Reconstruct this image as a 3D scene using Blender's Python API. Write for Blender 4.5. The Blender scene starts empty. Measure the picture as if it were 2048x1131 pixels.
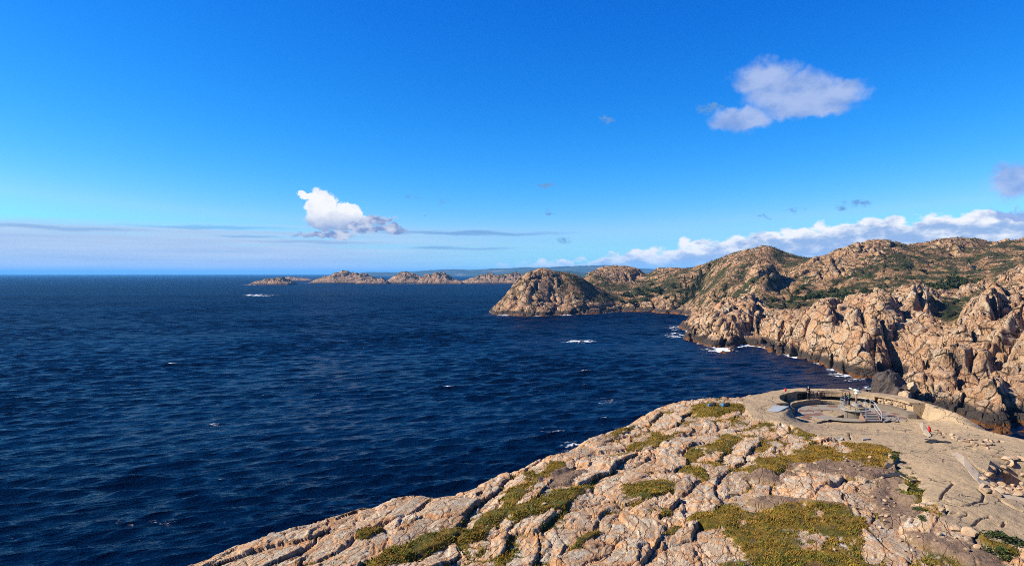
import bpy, math, random
import numpy as np
from mathutils import Vector
SC = bpy.context.scene
COL = SC.collection
R = math.radians
rng = np.random.default_rng(7)
random.seed(7)
F, H0, PY0 = 1365.0, 48.0, 547.0        # focal length in photo pixels, eye height above the sea, horizon row

# ------------------------------------------------------------------ camera
cam_d = bpy.data.cameras.new('camera'); cam = bpy.data.objects.new('camera', cam_d); COL.objects.link(cam)
cam.location = (0, 0, H0); cam.rotation_euler = (R(90), 0, 0)
cam_d.sensor_width = 36; cam_d.lens = F / 2048 * 36; cam_d.shift_y = -18.5 / 2048
cam_d.clip_start = 0.5; cam_d.clip_end = 200000
SC.camera = cam

# ------------------------------------------------------------------ sun, sky, exposure
SUN_EL, SUN_DIR = 35.0, (1.0, 0.03)     # light travels to the right across the view
sd = Vector((SUN_DIR[0], SUN_DIR[1], 0)).normalized()
toward = Vector((-sd.x * math.cos(R(SUN_EL)), -sd.y * math.cos(R(SUN_EL)), math.sin(R(SUN_EL))))
sun_d = bpy.data.lights.new('sun', 'SUN'); sun = bpy.data.objects.new('sun', sun_d); COL.objects.link(sun)
sun.rotation_euler = toward.to_track_quat('Z', 'Y').to_euler(); sun.location = (0, 0, 300)
sun_d.energy = 4.9; sun_d.angle = R(0.5); sun_d.color = (1.0, 0.93, 0.82)
SC.view_settings.view_transform = 'Standard'; SC.view_settings.look = 'None'
SC.view_settings.exposure = 1.25; SC.view_settings.gamma = 1.0
SC.view_settings.use_curve_mapping = False
SC.cycles.filter_width = 0.95
SC.cycles.sample_clamp_direct = 6.0
SC.cycles.use_denoising = False          # keep the grain of the rock crisp

class NT:
    """small helper for node trees"""
    def __init__(s, tree):
        s.t = tree; s.n = tree.nodes; s.l = tree.links
        s.n.clear()
    def node(s, typ, **kw):
        n = s.n.new(typ)
        for k, v in kw.items(): setattr(n, k, v)
        return n
    def put(s, sock, v):
        if isinstance(v, bpy.types.NodeSocket): s.l.new(v, sock)
        elif isinstance(v, (tuple, list)) and len(v) == 3 and sock.type == 'RGBA': sock.default_value = (*v, 1)
        else: sock.default_value = v
    def math(s, op, a, b=None, c=None, clamp=False):
        n = s.node('ShaderNodeMath', operation=op, use_clamp=clamp)
        s.put(n.inputs[0], a)
        if b is not None: s.put(n.inputs[1], b)
        if c is not None: s.put(n.inputs[2], c)
        return n.outputs[0]
    def vmath(s, op, a, b=None):
        n = s.node('ShaderNodeVectorMath', operation=op)
        s.put(n.inputs[0], a)
        if b is not None: s.put(n.inputs[1], b)
        return n.outputs[0]
    def mix(s, f, a, b, blend='MIX'):
        n = s.node('ShaderNodeMix', data_type='RGBA', blend_type=blend)
        s.put(n.inputs[0], f); s.put(n.inputs[6], a); s.put(n.inputs[7], b)
        return n.outputs[2]
    def noise(s, vec, scale, detail=4, rough=0.55, dist=0.0, lac=2.0):
        n = s.node('ShaderNodeTexNoise'); n.inputs['Scale'].default_value = scale
        n.inputs['Detail'].default_value = detail; n.inputs['Roughness'].default_value = rough
        n.inputs['Distortion'].default_value = dist; n.inputs['Lacunarity'].default_value = lac
        if vec is not None: s.l.new(vec, n.inputs['Vector'])
        return n.outputs[0]
    def voro(s, vec, scale, feature='DISTANCE_TO_EDGE', rnd=1.0):
        n = s.node('ShaderNodeTexVoronoi', feature=feature); n.inputs['Scale'].default_value = scale
        n.inputs['Randomness'].default_value = rnd
        if vec is not None: s.l.new(vec, n.inputs['Vector'])
        return n.outputs['Distance']
    def sstep(s, v, a, b, lo=0.0, hi=1.0):
        n = s.node('ShaderNodeMapRange', interpolation_type='SMOOTHSTEP')
        s.put(n.inputs[0], v); s.put(n.inputs[1], a); s.put(n.inputs[2], b); s.put(n.inputs[3], lo); s.put(n.inputs[4], hi)
        return n.outputs[0]
    def ramp(s, v, stops):
        n = s.node('ShaderNodeValToRGB'); e = n.color_ramp.elements
        while len(e) < len(stops): e.new(0.5)
        for el, (p, c) in zip(e, stops): el.position = p; el.color = (*c, 1)
        s.put(n.inputs[0], v); return n.outputs[0]
    def curve(s, v, pts):
        n = s.node('ShaderNodeFloatCurve'); c = n.mapping.curves[0]
        while len(c.points) < len(pts): c.points.new(0.5, 0.5)
        for p, (x, y) in zip(c.points, pts): p.location = (x, y); p.handle_type = 'AUTO_CLAMPED'
        n.mapping.update(); s.put(n.inputs['Value'], v); return n.outputs[0]
    def attr(s, name):
        return s.node('ShaderNodeAttribute', attribute_name=name).outputs['Fac']

world = bpy.data.worlds.new('World'); SC.world = world; world.use_nodes = True
def build_world():
    w = NT(world.node_tree)
    sky = w.node('ShaderNodeTexSky', sky_type='NISHITA', sun_disc=False)
    sky.sun_elevation = R(SUN_EL); sky.sun_rotation = math.atan2(toward.x, toward.y)
    sky.altitude = 0; sky.air_density = 1.0; sky.dust_density = 0.0; sky.ozone_density = 3.0
    # the clear polarised azure of the photograph: the sky's own colours, deepened channel by channel
    sc = w.node('ShaderNodeSeparateColor'); w.l.new(sky.outputs[0], sc.inputs[0])
    cc = w.node('ShaderNodeCombineColor')
    for i, (ref, val, pw) in enumerate(((3.85, .80, 3.3), (6.4, 3.15, 1.42), (8.5, 6.0, .85))):
        w.l.new(w.math('MULTIPLY', w.math('POWER', w.math('MINIMUM', w.math('DIVIDE', sc.outputs[i], ref), 1.13), pw), val), cc.inputs[i])
    base = cc.outputs[0]
    d = w.node('ShaderNodeTexCoord').outputs['Generated']
    sx = w.node('ShaderNodeSeparateXYZ'); w.l.new(d, sx.inputs[0])
    az = w.math('MULTIPLY', w.math('ARCTAN2', sx.outputs[0], sx.outputs[1]), 57.29578)     # degrees from north
    el = w.math('MULTIPLY', w.math('ARCSINE', sx.outputs[2]), 57.29578)
    cb = w.node('ShaderNodeCombineXYZ'); w.l.new(az, cb.inputs[0]); w.l.new(el, cb.inputs[1])
    p = cb.outputs[0]                                                                     # sky position in degrees
    def stretch(sx_, sy_, off=0.0):
        return w.vmath('ADD', w.vmath('MULTIPLY', p, (sx_, sy_, 1)), (off, off * .7, off * .3))
    def blobs(lst, vec):
        """soft union of ellipses on the sky: (az, el, half width, half height)"""
        out = None
        for a, e, ra, re in lst:
            q = w.vmath('MULTIPLY', w.vmath('SUBTRACT', vec, (a, e, 0)), (1 / ra, 1 / re, 0))
            n = w.node('ShaderNodeVectorMath', operation='LENGTH'); w.l.new(q, n.inputs[0])
            v = w.math('SUBTRACT', 1.0, n.outputs['Value'])
            out = v if out is None else w.math('MAXIMUM', out, v)
        return out
    def warp(scale, amt, off):
        n = w.node('ShaderNodeTexNoise'); n.inputs['Scale'].default_value = scale; n.inputs['Detail'].default_value = 5
        n.inputs['Roughness'].default_value = .6
        w.l.new(stretch(1, 1, off), n.inputs['Vector'])
        return w.vmath('ADD', p, w.vmath('MULTIPLY', w.vmath('SUBTRACT', n.outputs['Color'], (.5, .5, .5)), (amt * 1.3, amt, 0)))
    K = 10.0 / 2.38      # cloud colours below are radiances on the picture's scale
    def over(bg, mask, col):
        return w.mix(mask, bg, w.vmath('MULTIPLY', col, (K, K, K)))
    c = base
    # pale thin stratus low on the left and centre
    s1 = w.noise(stretch(.035, .95, 3.0), 1.6, 5, .6)
    lowband = w.curve(w.math('DIVIDE', el, 8.0, clamp=True), [(0, 1), (.2, .97), (.38, .85), (.47, .5), (.56, 0.0), (1, 0)])
    left = w.sstep(az, 8, -22)
    m = w.math('MULTIPLY', w.sstep(w.math('ADD', s1, w.math('MULTIPLY', lowband, .5)), .56, .92), lowband)
    m = w.math('MULTIPLY', m, w.math('ADD', w.math('MULTIPLY', left, .85), .24), clamp=True)
    scol = w.mix(w.noise(stretch(.06, 1.3, 9), 1.5, 4), (.34, .51, .78), (.62, .75, .92))
    c = over(c, m, scol)
    # thin grey-blue streaks
    for a, e, ra, re, am in ((-3.5, 3.35, 11, .26, .75), (-6.5, 2.2, 3.0, .16, .6), (-24, 3.55, 8, .22, .5), (-21, 2.9, 3.4, .16, .5), (-3, 2.1, 4.5, .16, .5), (-16, 2.55, 7, .18, .45), (-34, 3.2, 8, .2, .5)):
        wv = w.noise(stretch(.25, 1.5, a), 1.2, 4)
        cbn = w.node('ShaderNodeCombineXYZ'); w.l.new(w.math('MULTIPLY', w.math('SUBTRACT', wv, .5), re * 2.6), cbn.inputs[1])
        mm = blobs([(a, e, ra, re)], w.vmath('ADD', p, cbn.outputs[0]))
        c = over(c, w.sstep(mm, 0.0, .8, 0, am), (.17, .36, .66))
    # small dark scud wisps
    wq = warp(1.1, 1.5, 21)
    mm = blobs([(-8.2, 6.3, .95, .35), (-5.6, 6.1, .45, .25), (3.0, 7.3, 1.2, .22), (3.3, 5.05, .55, .2), (4.4, 2.75, 1.0, .4), (20.2, 4.45, .7, .25), (22.4, 4.9, .8, .25), (25.7, 5.2, .6, .4), (27.1, 5.25, .95, .42), (-7.2, 4.9, .4, .2), (22.6, 8.2, 1.0, .0001), (16.2, 13.0, 1.3, .45), (8.0, 12.6, .9, .25)], wq)
    n1 = w.noise(stretch(1, 1.6, 5), 1.6, 5, .65)
    c = over(c, w.math('MULTIPLY', w.sstep(mm, 0.0, .7), w.sstep(n1, .35, .65), clamp=True), (.15, .33, .62))
    # cumulus bank along the right horizon: its top climbs to the right
    top = w.curve(w.math('DIVIDE', w.math('ADD', az, 6.0), 46.0, clamp=True), [(0, .0), (.13, .12), (.28, .20), (.38, .27), (.55, .415), (.70, .50), (.80, .54), (1, .55)])
    top = w.math('MULTIPLY', top, 8.0)
    puff = w.noise(stretch(1, 1.7, 1.5), .55, 6, .58)
    puf2 = w.voro(stretch(1, 1.35, 2.5), .75, 'F1')
    hgt = w.math('SUBTRACT', w.math('ADD', top, w.math('MULTIPLY', w.math('SUBTRACT', puff, .5), 2.0)), w.math('MULTIPLY', w.math('SUBTRACT', puf2, .4), .9))
    dpt = w.math('SUBTRACT', hgt, el)                         # how far below its own top, degrees
    bank = w.math('MULTIPLY', w.sstep(dpt, 0.0, .35), w.sstep(az, -4.5, 3.0))
    bank = w.math('MULTIPLY', bank, w.sstep(el, -.2, 1.3, .55, 1.0))
    b1 = w.noise(stretch(1, 2.1, 12), .62, 6, .58)
    lit = w.sstep(w.math('SUBTRACT', w.math('ADD', b1, w.sstep(dpt, 1.3, .1, 0, .22)), .04), .36, .74)
    bcol = w.mix(lit, (.34, .49, .76), (1.0, 1.0, 1.0))
    bcol = w.mix(w.sstep(el, 2.2, .3, 0, .45), bcol, (.42, .62, .86))
    c = over(c, bank, bcol)
    # the white cumulus low in the middle
    wc = warp(.9, 1.7, 31)
    body = blobs([(-15.6, 5.6, 1.5, 1.35), (-15.0, 4.5, 2.1, 1.1), (-13.6, 4.7, 1.6, 1.0), (-17.0, 6.3, .8, .4)], wc)
    tail = blobs([(-11.7, 4.5, 2.4, .55), (-10.2, 3.7, 1.9, .45), (-13.2, 3.75, 3.0, .6), (-15.4, 3.1, 2.8, .36)], wc)
    ct = w.mix(w.sstep(w.noise(stretch(1, 1.6, 8), .9, 5), .38, .66), (.21, .31, .57), (.66, .70, .82))
    c = over(c, w.sstep(tail, .02, .40), ct)
    shade = w.math('ADD', w.sstep(el, 3.5, 5.2), w.math('MULTIPLY', w.math('SUBTRACT', w.noise(stretch(1, 1.3, 17), .8, 5), .5), 1.1), clamp=True)
    cw = w.mix(shade, (.30, .42, .68), (1.0, 1.0, 1.0))
    c = over(c, w.sstep(body, .02, .26), cw)
    # soft lilac cloud high on the right, and its neighbours at the edge of the view
    wl = warp(.5, 2.6, 41)
    lil = blobs([(20.3, 15.0, 3.0, 1.65), (22.4, 13.7, 4.5, 1.8), (25.0, 13.5, 3.0, 1.4), (18.8, 12.1, 3.1, 1.1), (23.4, 12.4, 4.0, 1.0), (36.4, 6.2, 1.9, 1.4), (36.2, 4.2, 2.2, .5)], wl)
    l1 = w.noise(stretch(1, 1.5, 13), .42, 5, .55)
    lcol = w.mix(w.sstep(l1, .36, .66), (.24, .38, .74), (.44, .55, .84))
    c = over(c, w.sstep(lil, .0, .55, 0, .90), lcol)
    bg = w.node('ShaderNodeBackground'); bg.inputs['Strength'].default_value = .10
    w.l.new(c, bg.inputs['Color'])
    out = w.node('ShaderNodeOutputWorld'); w.l.new(bg.outputs[0], out.inputs['Surface'])
build_world()

# ------------------------------------------------------------------ numpy noise
def h2(ix, iy, seed=0):
    ix = ix.astype(np.int64); iy = iy.astype(np.int64)
    h = (ix * 374761393 + iy * 668265263 + seed * 974634777) & 0xFFFFFFFF
    h = ((h ^ (h >> 13)) * 1274126177) & 0xFFFFFFFF
    h = ((h ^ (h >> 15)) * 2246822519) & 0xFFFFFFFF
    return ((h ^ (h >> 16)) & 0xFFFFFF) / float(0x1000000)
def sm(x, a, b):
    t = np.clip((x - a) / (b - a), 0, 1); return t * t * (3 - 2 * t)
def perlin(x, y, seed=0):
    xi = np.floor(x); yi = np.floor(y); fx = x - xi; fy = y - yi
    u = fx * fx * fx * (fx * (fx * 6 - 15) + 10); v = fy * fy * fy * (fy * (fy * 6 - 15) + 10)
    def g(dx, dy):
        a = h2(xi + dx, yi + dy, seed) * 2 * np.pi
        return np.cos(a) * (fx - dx) + np.sin(a) * (fy - dy)
    return ((g(0, 0) * (1 - u) + g(1, 0) * u) * (1 - v) + (g(0, 1) * (1 - u) + g(1, 1) * u) * v) * 1.5
def fbm(x, y, oct=4, seed=0, gain=.5):
    s = 0; a = 1
    for o in range(oct):
        s = s + a * perlin(x, y, seed + o * 17); x = x * 2.03 + 11.3; y = y * 2.03 - 7.1; a *= gain
    return s
def voronoi(x, y, seed=0, jit=.9):
    """nearest and second nearest feature point, the cell's hash id, offset from the cell's point"""
    xi = np.floor(x); yi = np.floor(y)
    f1 = np.full(x.shape, 9.); f2 = f1.copy(); ci = np.zeros(x.shape); ox = np.zeros(x.shape); oy = np.zeros(x.shape)
    kx = np.zeros(x.shape); ky = np.zeros(x.shape)
    for dx in (-1, 0, 1):
        for dy in (-1, 0, 1):
            cx = xi + dx; cy = yi + dy
            px = cx + .5 + jit * (h2(cx, cy, seed) - .5); py = cy + .5 + jit * (h2(cx, cy, seed + 1) - .5)
            ddx = x - px; ddy = y - py; d = np.sqrt(ddx ** 4 + ddy ** 4)
            n = d < f1
            f2 = np.where(n, f1, np.minimum(f2, d)); f1 = np.where(n, d, f1)
            ox = np.where(n, ddx, ox); oy = np.where(n, ddy, oy); kx = np.where(n, cx, kx); ky = np.where(n, cy, ky)
    return np.sqrt(f1), np.sqrt(f2), kx, ky, ox, oy
def rbf_fit(P, V, c):
    P = np.asarray(P, float); V = np.asarray(V, float)
    A = np.sqrt(((P[:, None] - P[None]) ** 2).sum(-1) + c * c)
    n = len(P); M = np.zeros((n + 3, n + 3)); M[:n, :n] = A - 1e-4 * np.eye(n); M[:n, n] = 1; M[:n, n + 1:] = P; M[n, :n] = 1; M[n + 1:, :n] = P.T
    w = np.linalg.solve(M, np.concatenate([V, [0, 0, 0]]))
    def f(a, b):
        s = w[n] + w[n + 1] * a + w[n + 2] * b
        for i in range(n): s = s + w[i] * np.sqrt((a - P[i, 0]) ** 2 + (b - P[i, 1]) ** 2 + c * c)
        return s
    return f
def pt(px, py, Y):
    return ((px - 1024) / F * Y, Y, H0 - (py - PY0) / F * Y)
def flat(px, py, z=32.0):
    Y = (H0 - z) * F / (py - PY0); return ((px - 1024) / F * Y, Y)
def seg_dist(x, y, pts):
    d = np.full(x.shape, 1e9)
    for (ax, ay), (bx, by) in zip(pts[:-1], pts[1:]):
        vx, vy = bx - ax, by - ay; L = vx * vx + vy * vy + 1e-12
        t = np.clip(((x - ax) * vx + (y - ay) * vy) / L, 0, 1)
        d = np.minimum(d, (x - ax - t * vx) ** 2 + (y - ay - t * vy) ** 2)
    return np.sqrt(d)
def inside(x, y, pts):
    r = np.zeros(x.shape, bool)
    for (ax, ay), (bx, by) in zip(pts, pts[1:] + pts[:1]):
        c = ((ay > y) != (by > y)); r ^= c & (x < (bx - ax) * (y - ay) / (by - ay + 1e-12) + ax)
    return r

# ------------------------------------------------------------------ scene helpers
def link(o, parent=None):
    COL.objects.link(o)
    if parent is not None: o.parent = parent
    return o
def tag(o, label=None, cat=None, group=None, kind=None):
    if label: o['label'] = label
    if cat: o['category'] = cat
    if group: o['group'] = group
    if kind: o['kind'] = kind
    return o
def mesh_np(name, V, Fq, mat=None, attrs=None, smooth=True):
    V = np.ascontiguousarray(V, np.float32); Fq = np.ascontiguousarray(Fq, np.int32)
    me = bpy.data.meshes.new(name); k = Fq.shape[1]
    me.vertices.add(len(V)); me.vertices.foreach_set('co', V.ravel())
    me.loops.add(Fq.size); me.loops.foreach_set('vertex_index', Fq.ravel())
    me.polygons.add(len(Fq)); me.polygons.foreach_set('loop_start', np.arange(0, Fq.size, k, dtype=np.int32))
    me.polygons.foreach_set('use_smooth', np.full(len(Fq), smooth))
    for an, av in (attrs or {}).items():
        a = me.attributes.new(an, 'FLOAT', 'POINT'); a.data.foreach_set('value', np.ascontiguousarray(av, np.float32))
    me.update(calc_edges=True)
    if mat: me.materials.append(mat)
    return me
def obj_np(name, V, Fq, mat=None, parent=None, attrs=None, smooth=True):
    return link(bpy.data.objects.new(name, mesh_np(name, V, Fq, mat, attrs, smooth)), parent)
def submesh(name, V, faces, mat, parent, attrs, smooth=True):
    u, inv = np.unique(faces, return_inverse=True)
    return obj_np(name, V[u], inv.reshape(faces.shape), mat, parent, {k: a[u] for k, a in attrs.items()}, smooth)
def grid_faces(nr, nc):
    i = np.arange(nr * nc).reshape(nr, nc)
    return np.stack([i[:-1, :-1].ravel(), i[:-1, 1:].ravel(), i[1:, 1:].ravel(), i[1:, :-1].ravel()], 1)
def material(name, rough=.8, spec=.3):
    m = bpy.data.materials.new(name); m.use_nodes = True
    n = NT(m.node_tree)
    b = n.node('ShaderNodeBsdfPrincipled'); b.inputs['Roughness'].default_value = rough
    b.inputs['Specular IOR Level'].default_value = spec
    o = n.node('ShaderNodeOutputMaterial'); n.l.new(b.outputs[0], o.inputs['Surface'])
    return m, n, b
def simple(name, col, rough=.6, var=.12, scale=6.0, metal=0.0, spec=.4):
    m, n, b = material(name, rough, spec)
    p = n.node('ShaderNodeTexCoord').outputs['Object']
    v = n.noise(p, scale, 4)
    n.put(b.inputs['Base Color'], n.mix(v, tuple(c * (1 - var) for c in col), tuple(min(1, c * (1 + var)) for c in col)))
    b.inputs['Metallic'].default_value = metal
    return m
def bump(n, b, h, strength, dist):
    k = n.node('ShaderNodeBump'); k.inputs['Strength'].default_value = strength; k.inputs['Distance'].default_value = dist
    n.l.new(h, k.inputs['Height']); n.l.new(k.outputs[0], b.inputs['Normal'])

# ------------------------------------------------------------------ materials of the land and sea
def rock_colours(n, p, s=1.0):
    """pink-grey granite: s = metres per unit of relief"""
    a = n.noise(p, .35 / s, 5, .6); bb = n.noise(p, 1.6 / s, 5, .65, .4); cc = n.noise(p, 9 / s, 4, .7)
    col = n.mix(n.sstep(a, .32, .68), (.405, .285, .175), (.35, .27, .18))
    col = n.mix(n.sstep(bb, .45, .72), col, (.42, .235, .115))
    col = n.mix(n.sstep(n.noise(p, .9 / s, 5, .7, .6), .44, .60, 0, .85), col, (.40, .365, .295))
    col = n.mix(n.sstep(n.noise(p, .55 / s, 5, .65), .60, .74, 0, .65), col, (.13, .088, .055))
    col = n.mix(n.sstep(cc, .35, .7, 0, .55), col, n.mix(1.0, col, (.55, .52, .5), 'MULTIPLY'))
    return col, a, bb, cc
def mat_foreground():
    m, n, b = material('granite_and_turf', .9, .15)
    p = n.node('ShaderNodeNewGeometry').outputs['Position']
    col, a, bb, cc = rock_colours(n, p, 1.0)
    edge = n.attr('edge'); gr = n.attr('grass'); di = n.attr('dirt')
    e2 = n.math('MULTIPLY', edge, n.sstep(n.noise(p, 1.1, 4, .6), .38, .62))
    col = n.mix(n.math('MULTIPLY', e2, .8), col, (.40, .19, .07))
    cellv = n.attr('tone'); col = n.mix(1.0, col, n.ramp(cellv, [(0, (.72, .70, .68)), (.5, (.98, .95, .90)), (1, (1.2, 1.12, 1.04))]), 'MULTIPLY')
    # thin joints, soil in them
    mp = n.node('ShaderNodeMapping'); mp.inputs['Rotation'].default_value = (0, 0, R(24.8)); n.l.new(p, mp.inputs[0])
    nz = n.node('ShaderNodeTexNoise'); nz.inputs['Scale'].default_value = .9; nz.inputs['Detail'].default_value = 4; n.l.new(p, nz.inputs['Vector'])
    jq = n.vmath('ADD', mp.outputs[0], n.vmath('MULTIPLY', n.vmath('SUBTRACT', nz.outputs['Color'], (.5, .5, .5)), (.8, 1.2, 0)))
    j1 = n.sstep(n.voro(n.vmath('MULTIPLY', jq, (.85, .17, 0)), 1.0), .0, .03)
    j2 = n.sstep(n.voro(n.vmath('MULTIPLY', jq, (2.6, .9, 0)), 1.0), .0, .03)
    j2 = n.math('MAXIMUM', j2, n.sstep(n.noise(p, .35, 3, .6), .44, .52))
    jt = n.math('MINIMUM', j1, j2)
    col = n.mix(jt, n.mix(n.noise(p, .6, 3), (.055, .038, .022), (.30, .14, .055)), col)
    # lichen specks
    col = n.mix(n.sstep(n.noise(p, 13, 3, .65), .54, .66, 0, .7), col, (.085, .078, .06))
    col = n.mix(n.sstep(n.noise(p, 5.5, 5, .75), .55, .66, 0, .55), col, (.10, .075, .05))
    col = n.mix(n.sstep(n.noise(p, 8.5, 4, .7), .58, .68, 0, .5), col, (.52, .42, .31))
    gn = n.noise(p, .5, 5, .65); g2 = n.noise(p, 4.5, 4, .7)
    gcol = n.ramp(gn, [(.28, (.070, .060, .007)), (.42, (.125, .088, .010)), (.56, (.215, .128, .013)), (.70, (.115, .062, .017))])
    gcol = n.mix(n.sstep(g2, .3, .7), n.mix(1.0, gcol, (.45, .45, .4), 'MULTIPLY'), n.mix(1.0, gcol, (1.35, 1.3, 1.2), 'MULTIPLY'))
    gcol = n.mix(n.math('MULTIPLY', n.attr('green'), n.sstep(gn, .7, .35)), gcol, n.mix(g2, (.022, .034, .004), (.070, .080, .010)))
    dcol = n.ramp(n.noise(p, 3.5, 6, .75), [(.3, (.085, .052, .033)), (.55, (.165, .105, .070)), (.75, (.27, .185, .125))])
    gcol = n.mix(n.sstep(n.noise(p, 1.1, 5, .7), .56, .66, 0, .75), gcol, n.mix(1.0, dcol, (.6, .55, .5), 'MULTIPLY'))
    col = n.mix(di, col, dcol)
    col = n.mix(gr, col, gcol)
    n.put(b.inputs['Base Color'], col)
    h = n.math('ADD', n.math('MULTIPLY', n.noise(p, 2.6, 9, .66, .3), .6), n.math('MULTIPLY', jt, .16))
    h = n.math('ADD', h, n.math('MULTIPLY', n.math('MULTIPLY', n.noise(p, 7, 5, .7), gr), .9))
    bump(n, b, h, 1.0, .34)
    return m
def mat_coast():
    m, n, b = material('sea_cliff_granite', .9, .15)
    g = n.node('ShaderNodeNewGeometry'); p = g.outputs['Position']
    col, a, bb, cc = rock_colours(n, p, 7.0)
    col = n.mix(1.0, col, n.mix(n.attr('far'), (1.18, 1.02, .87), (.90, .76, .61)), 'MULTIPLY')
    veg = n.attr('veg')
    v1 = n.noise(p, .09, 6, .7); v2 = n.noise(p, .6, 4, .7)
    vcol = n.ramp(v1, [(.3, (.012, .021, .005)), (.48, (.024, .040, .008)), (.6, (.048, .050, .011)), (.75, (.040, .028, .011))])
    vcol = n.mix(v2, n.mix(1.0, vcol, (.5, .5, .5), 'MULTIPLY'), n.mix(1.0, vcol, (1.5, 1.5, 1.4), 'MULTIPLY'))
    col = n.mix(n.sstep(n.math('ADD', veg, n.math('MULTIPLY', n.math('SUBTRACT', n.noise(n.vmath('MULTIPLY', p, (1, .6, 1)), .16, 7, .75), .5), 1.9)), .34, .50), col, vcol)
    nz = n.node('ShaderNodeTexNoise'); nz.inputs['Scale'].default_value = .12; nz.inputs['Detail'].default_value = 5; n.l.new(p, nz.inputs['Vector'])
    jq = n.vmath('ADD', p, n.vmath('MULTIPLY', n.vmath('SUBTRACT', nz.outputs['Color'], (.5, .5, .5)), (7, 7, 5)))
    far = n.attr('far')
    j1 = n.sstep(n.voro(n.vmath('MULTIPLY', jq, (.13, .085, .10)), 1.0), .012, n.math('ADD', .05, n.math('MULTIPLY', far, .09)))
    j2 = n.sstep(n.voro(n.vmath('MULTIPLY', jq, (.34, .20, .30)), 1.0), .008, n.math('ADD', .05, n.math('MULTIPLY', far, .05)))
    j2 = n.math('MAXIMUM', j2, n.sstep(n.noise(p, .06, 3, .6), .40, .50))
    jt = n.math('MINIMUM', j1, j2)
    col = n.mix(jt, n.mix(n.noise(p, .2, 3), (.030, .022, .013), (.095, .060, .030)), col)
    z = n.node('ShaderNodeSeparateXYZ'); n.l.new(p, z.inputs[0])
    st = n.noise(n.vmath('MULTIPLY', p, (1, 1, .18)), .16, 5, .65)                     # seepage stains down the faces
    col = n.mix(n.sstep(st, .50, .64, 0, .7), col, n.mix(1.0, col, (.42, .38, .36), 'MULTIPLY'))
    col = n.mix(n.sstep(n.noise(p, .05, 4, .6), .46, .62, 0, .6), col, (.40, .215, .11))
    zz = n.math('ADD', z.outputs[2], n.math('MULTIPLY', n.math('SUBTRACT', n.noise(p, .07, 4), .5), 7.0))
    col = n.mix(n.sstep(zz, 6.0, 3.6), col, n.mix(cc, (.025, .020, .016), (.075, .055, .04)))      # black tidal lichen zone
    col = n.mix(n.sstep(zz, 1.5, .5, 0, .8), col, (.16, .060, .012))                                # rusty weed at the water
    n.put(b.inputs['Base Color'], col)
    h = n.math('ADD', n.math('MULTIPLY', n.noise(p, .45, 9, .68, .4), 1.0), n.math('MULTIPLY', jt, .30))
    bump(n, b, h, 1.0, 3.2)
    return m
def mat_sea():
    m, n, b = material('sea_water', .12, .5)
    p = n.node('ShaderNodeNewGeometry').outputs['Position']
    b.inputs['IOR'].default_value = 1.33
    q = n.vmath('MULTIPLY', n.node('ShaderNodeNewGeometry').outputs['Position'], (1, 1, 0))
    # ripples, crests running like the modelled swell
    mp = n.node('ShaderNodeMapping'); mp.inputs['Rotation'].default_value = (0, 0, R(-24)); n.l.new(q, mp.inputs[0])
    r = n.vmath('MULTIPLY', mp.outputs[0], (.45, 1, 1))
    h = n.math('ADD', n.math('MULTIPLY', n.noise(r, .55, 4, .6), .8), n.math('MULTIPLY', n.noise(r, .11, 3, .55), 3.0))
    bump(n, b, h, 1.0, 1.0)
    streak = n.noise(n.vmath('MULTIPLY', mp.outputs[0], (.3, 1, 1)), .0035, 5, .62)
    deep = n.mix(n.sstep(streak, .36, .66), (.0, .0026, .0115), (.0, .0062, .0245))
    foam = n.attr('foam')
    f1 = n.noise(n.vmath('MULTIPLY', mp.outputs[0], (.5, 1, 1)), .8, 7, .75)
    fm = n.sstep(n.math('ADD', f1, n.math('MULTIPLY', foam, .30)), .62, .80)
    # scattered whitecaps
    wc = n.noise(n.vmath('MULTIPLY', mp.outputs[0], (.4, 1, 1)), .045, 3, .5)
    wf = n.noise(n.vmath('MULTIPLY', mp.outputs[0], (.30, 1, 1)), .75, 5, .74)
    cap = n.math('MULTIPLY', n.sstep(wc, .50, .64), n.sstep(wf, .675, .74))
    fm = n.math('MAXIMUM', n.math('MULTIPLY', fm, n.sstep(foam, .03, .25)), n.math('MULTIPLY', cap, .8))
    n.put(b.inputs['Base Color'], n.mix(fm, deep, (.80, .84, .86)))
    n.put(b.inputs['Roughness'], n.math('ADD', n.math('MULTIPLY', fm, .5), n.math('ADD', .12, n.math('MULTIPLY', n.attr('chop'), .30))))
    n.put(b.inputs['Specular IOR Level'], n.math('MULTIPLY', n.math('SUBTRACT', 1.0, fm), n.math('SUBTRACT', .095, n.math('MULTIPLY', n.attr('chop'), .062))))
    return m
M_FG, M_COAST, M_SEA = mat_foreground(), mat_coast(), mat_sea()

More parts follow.
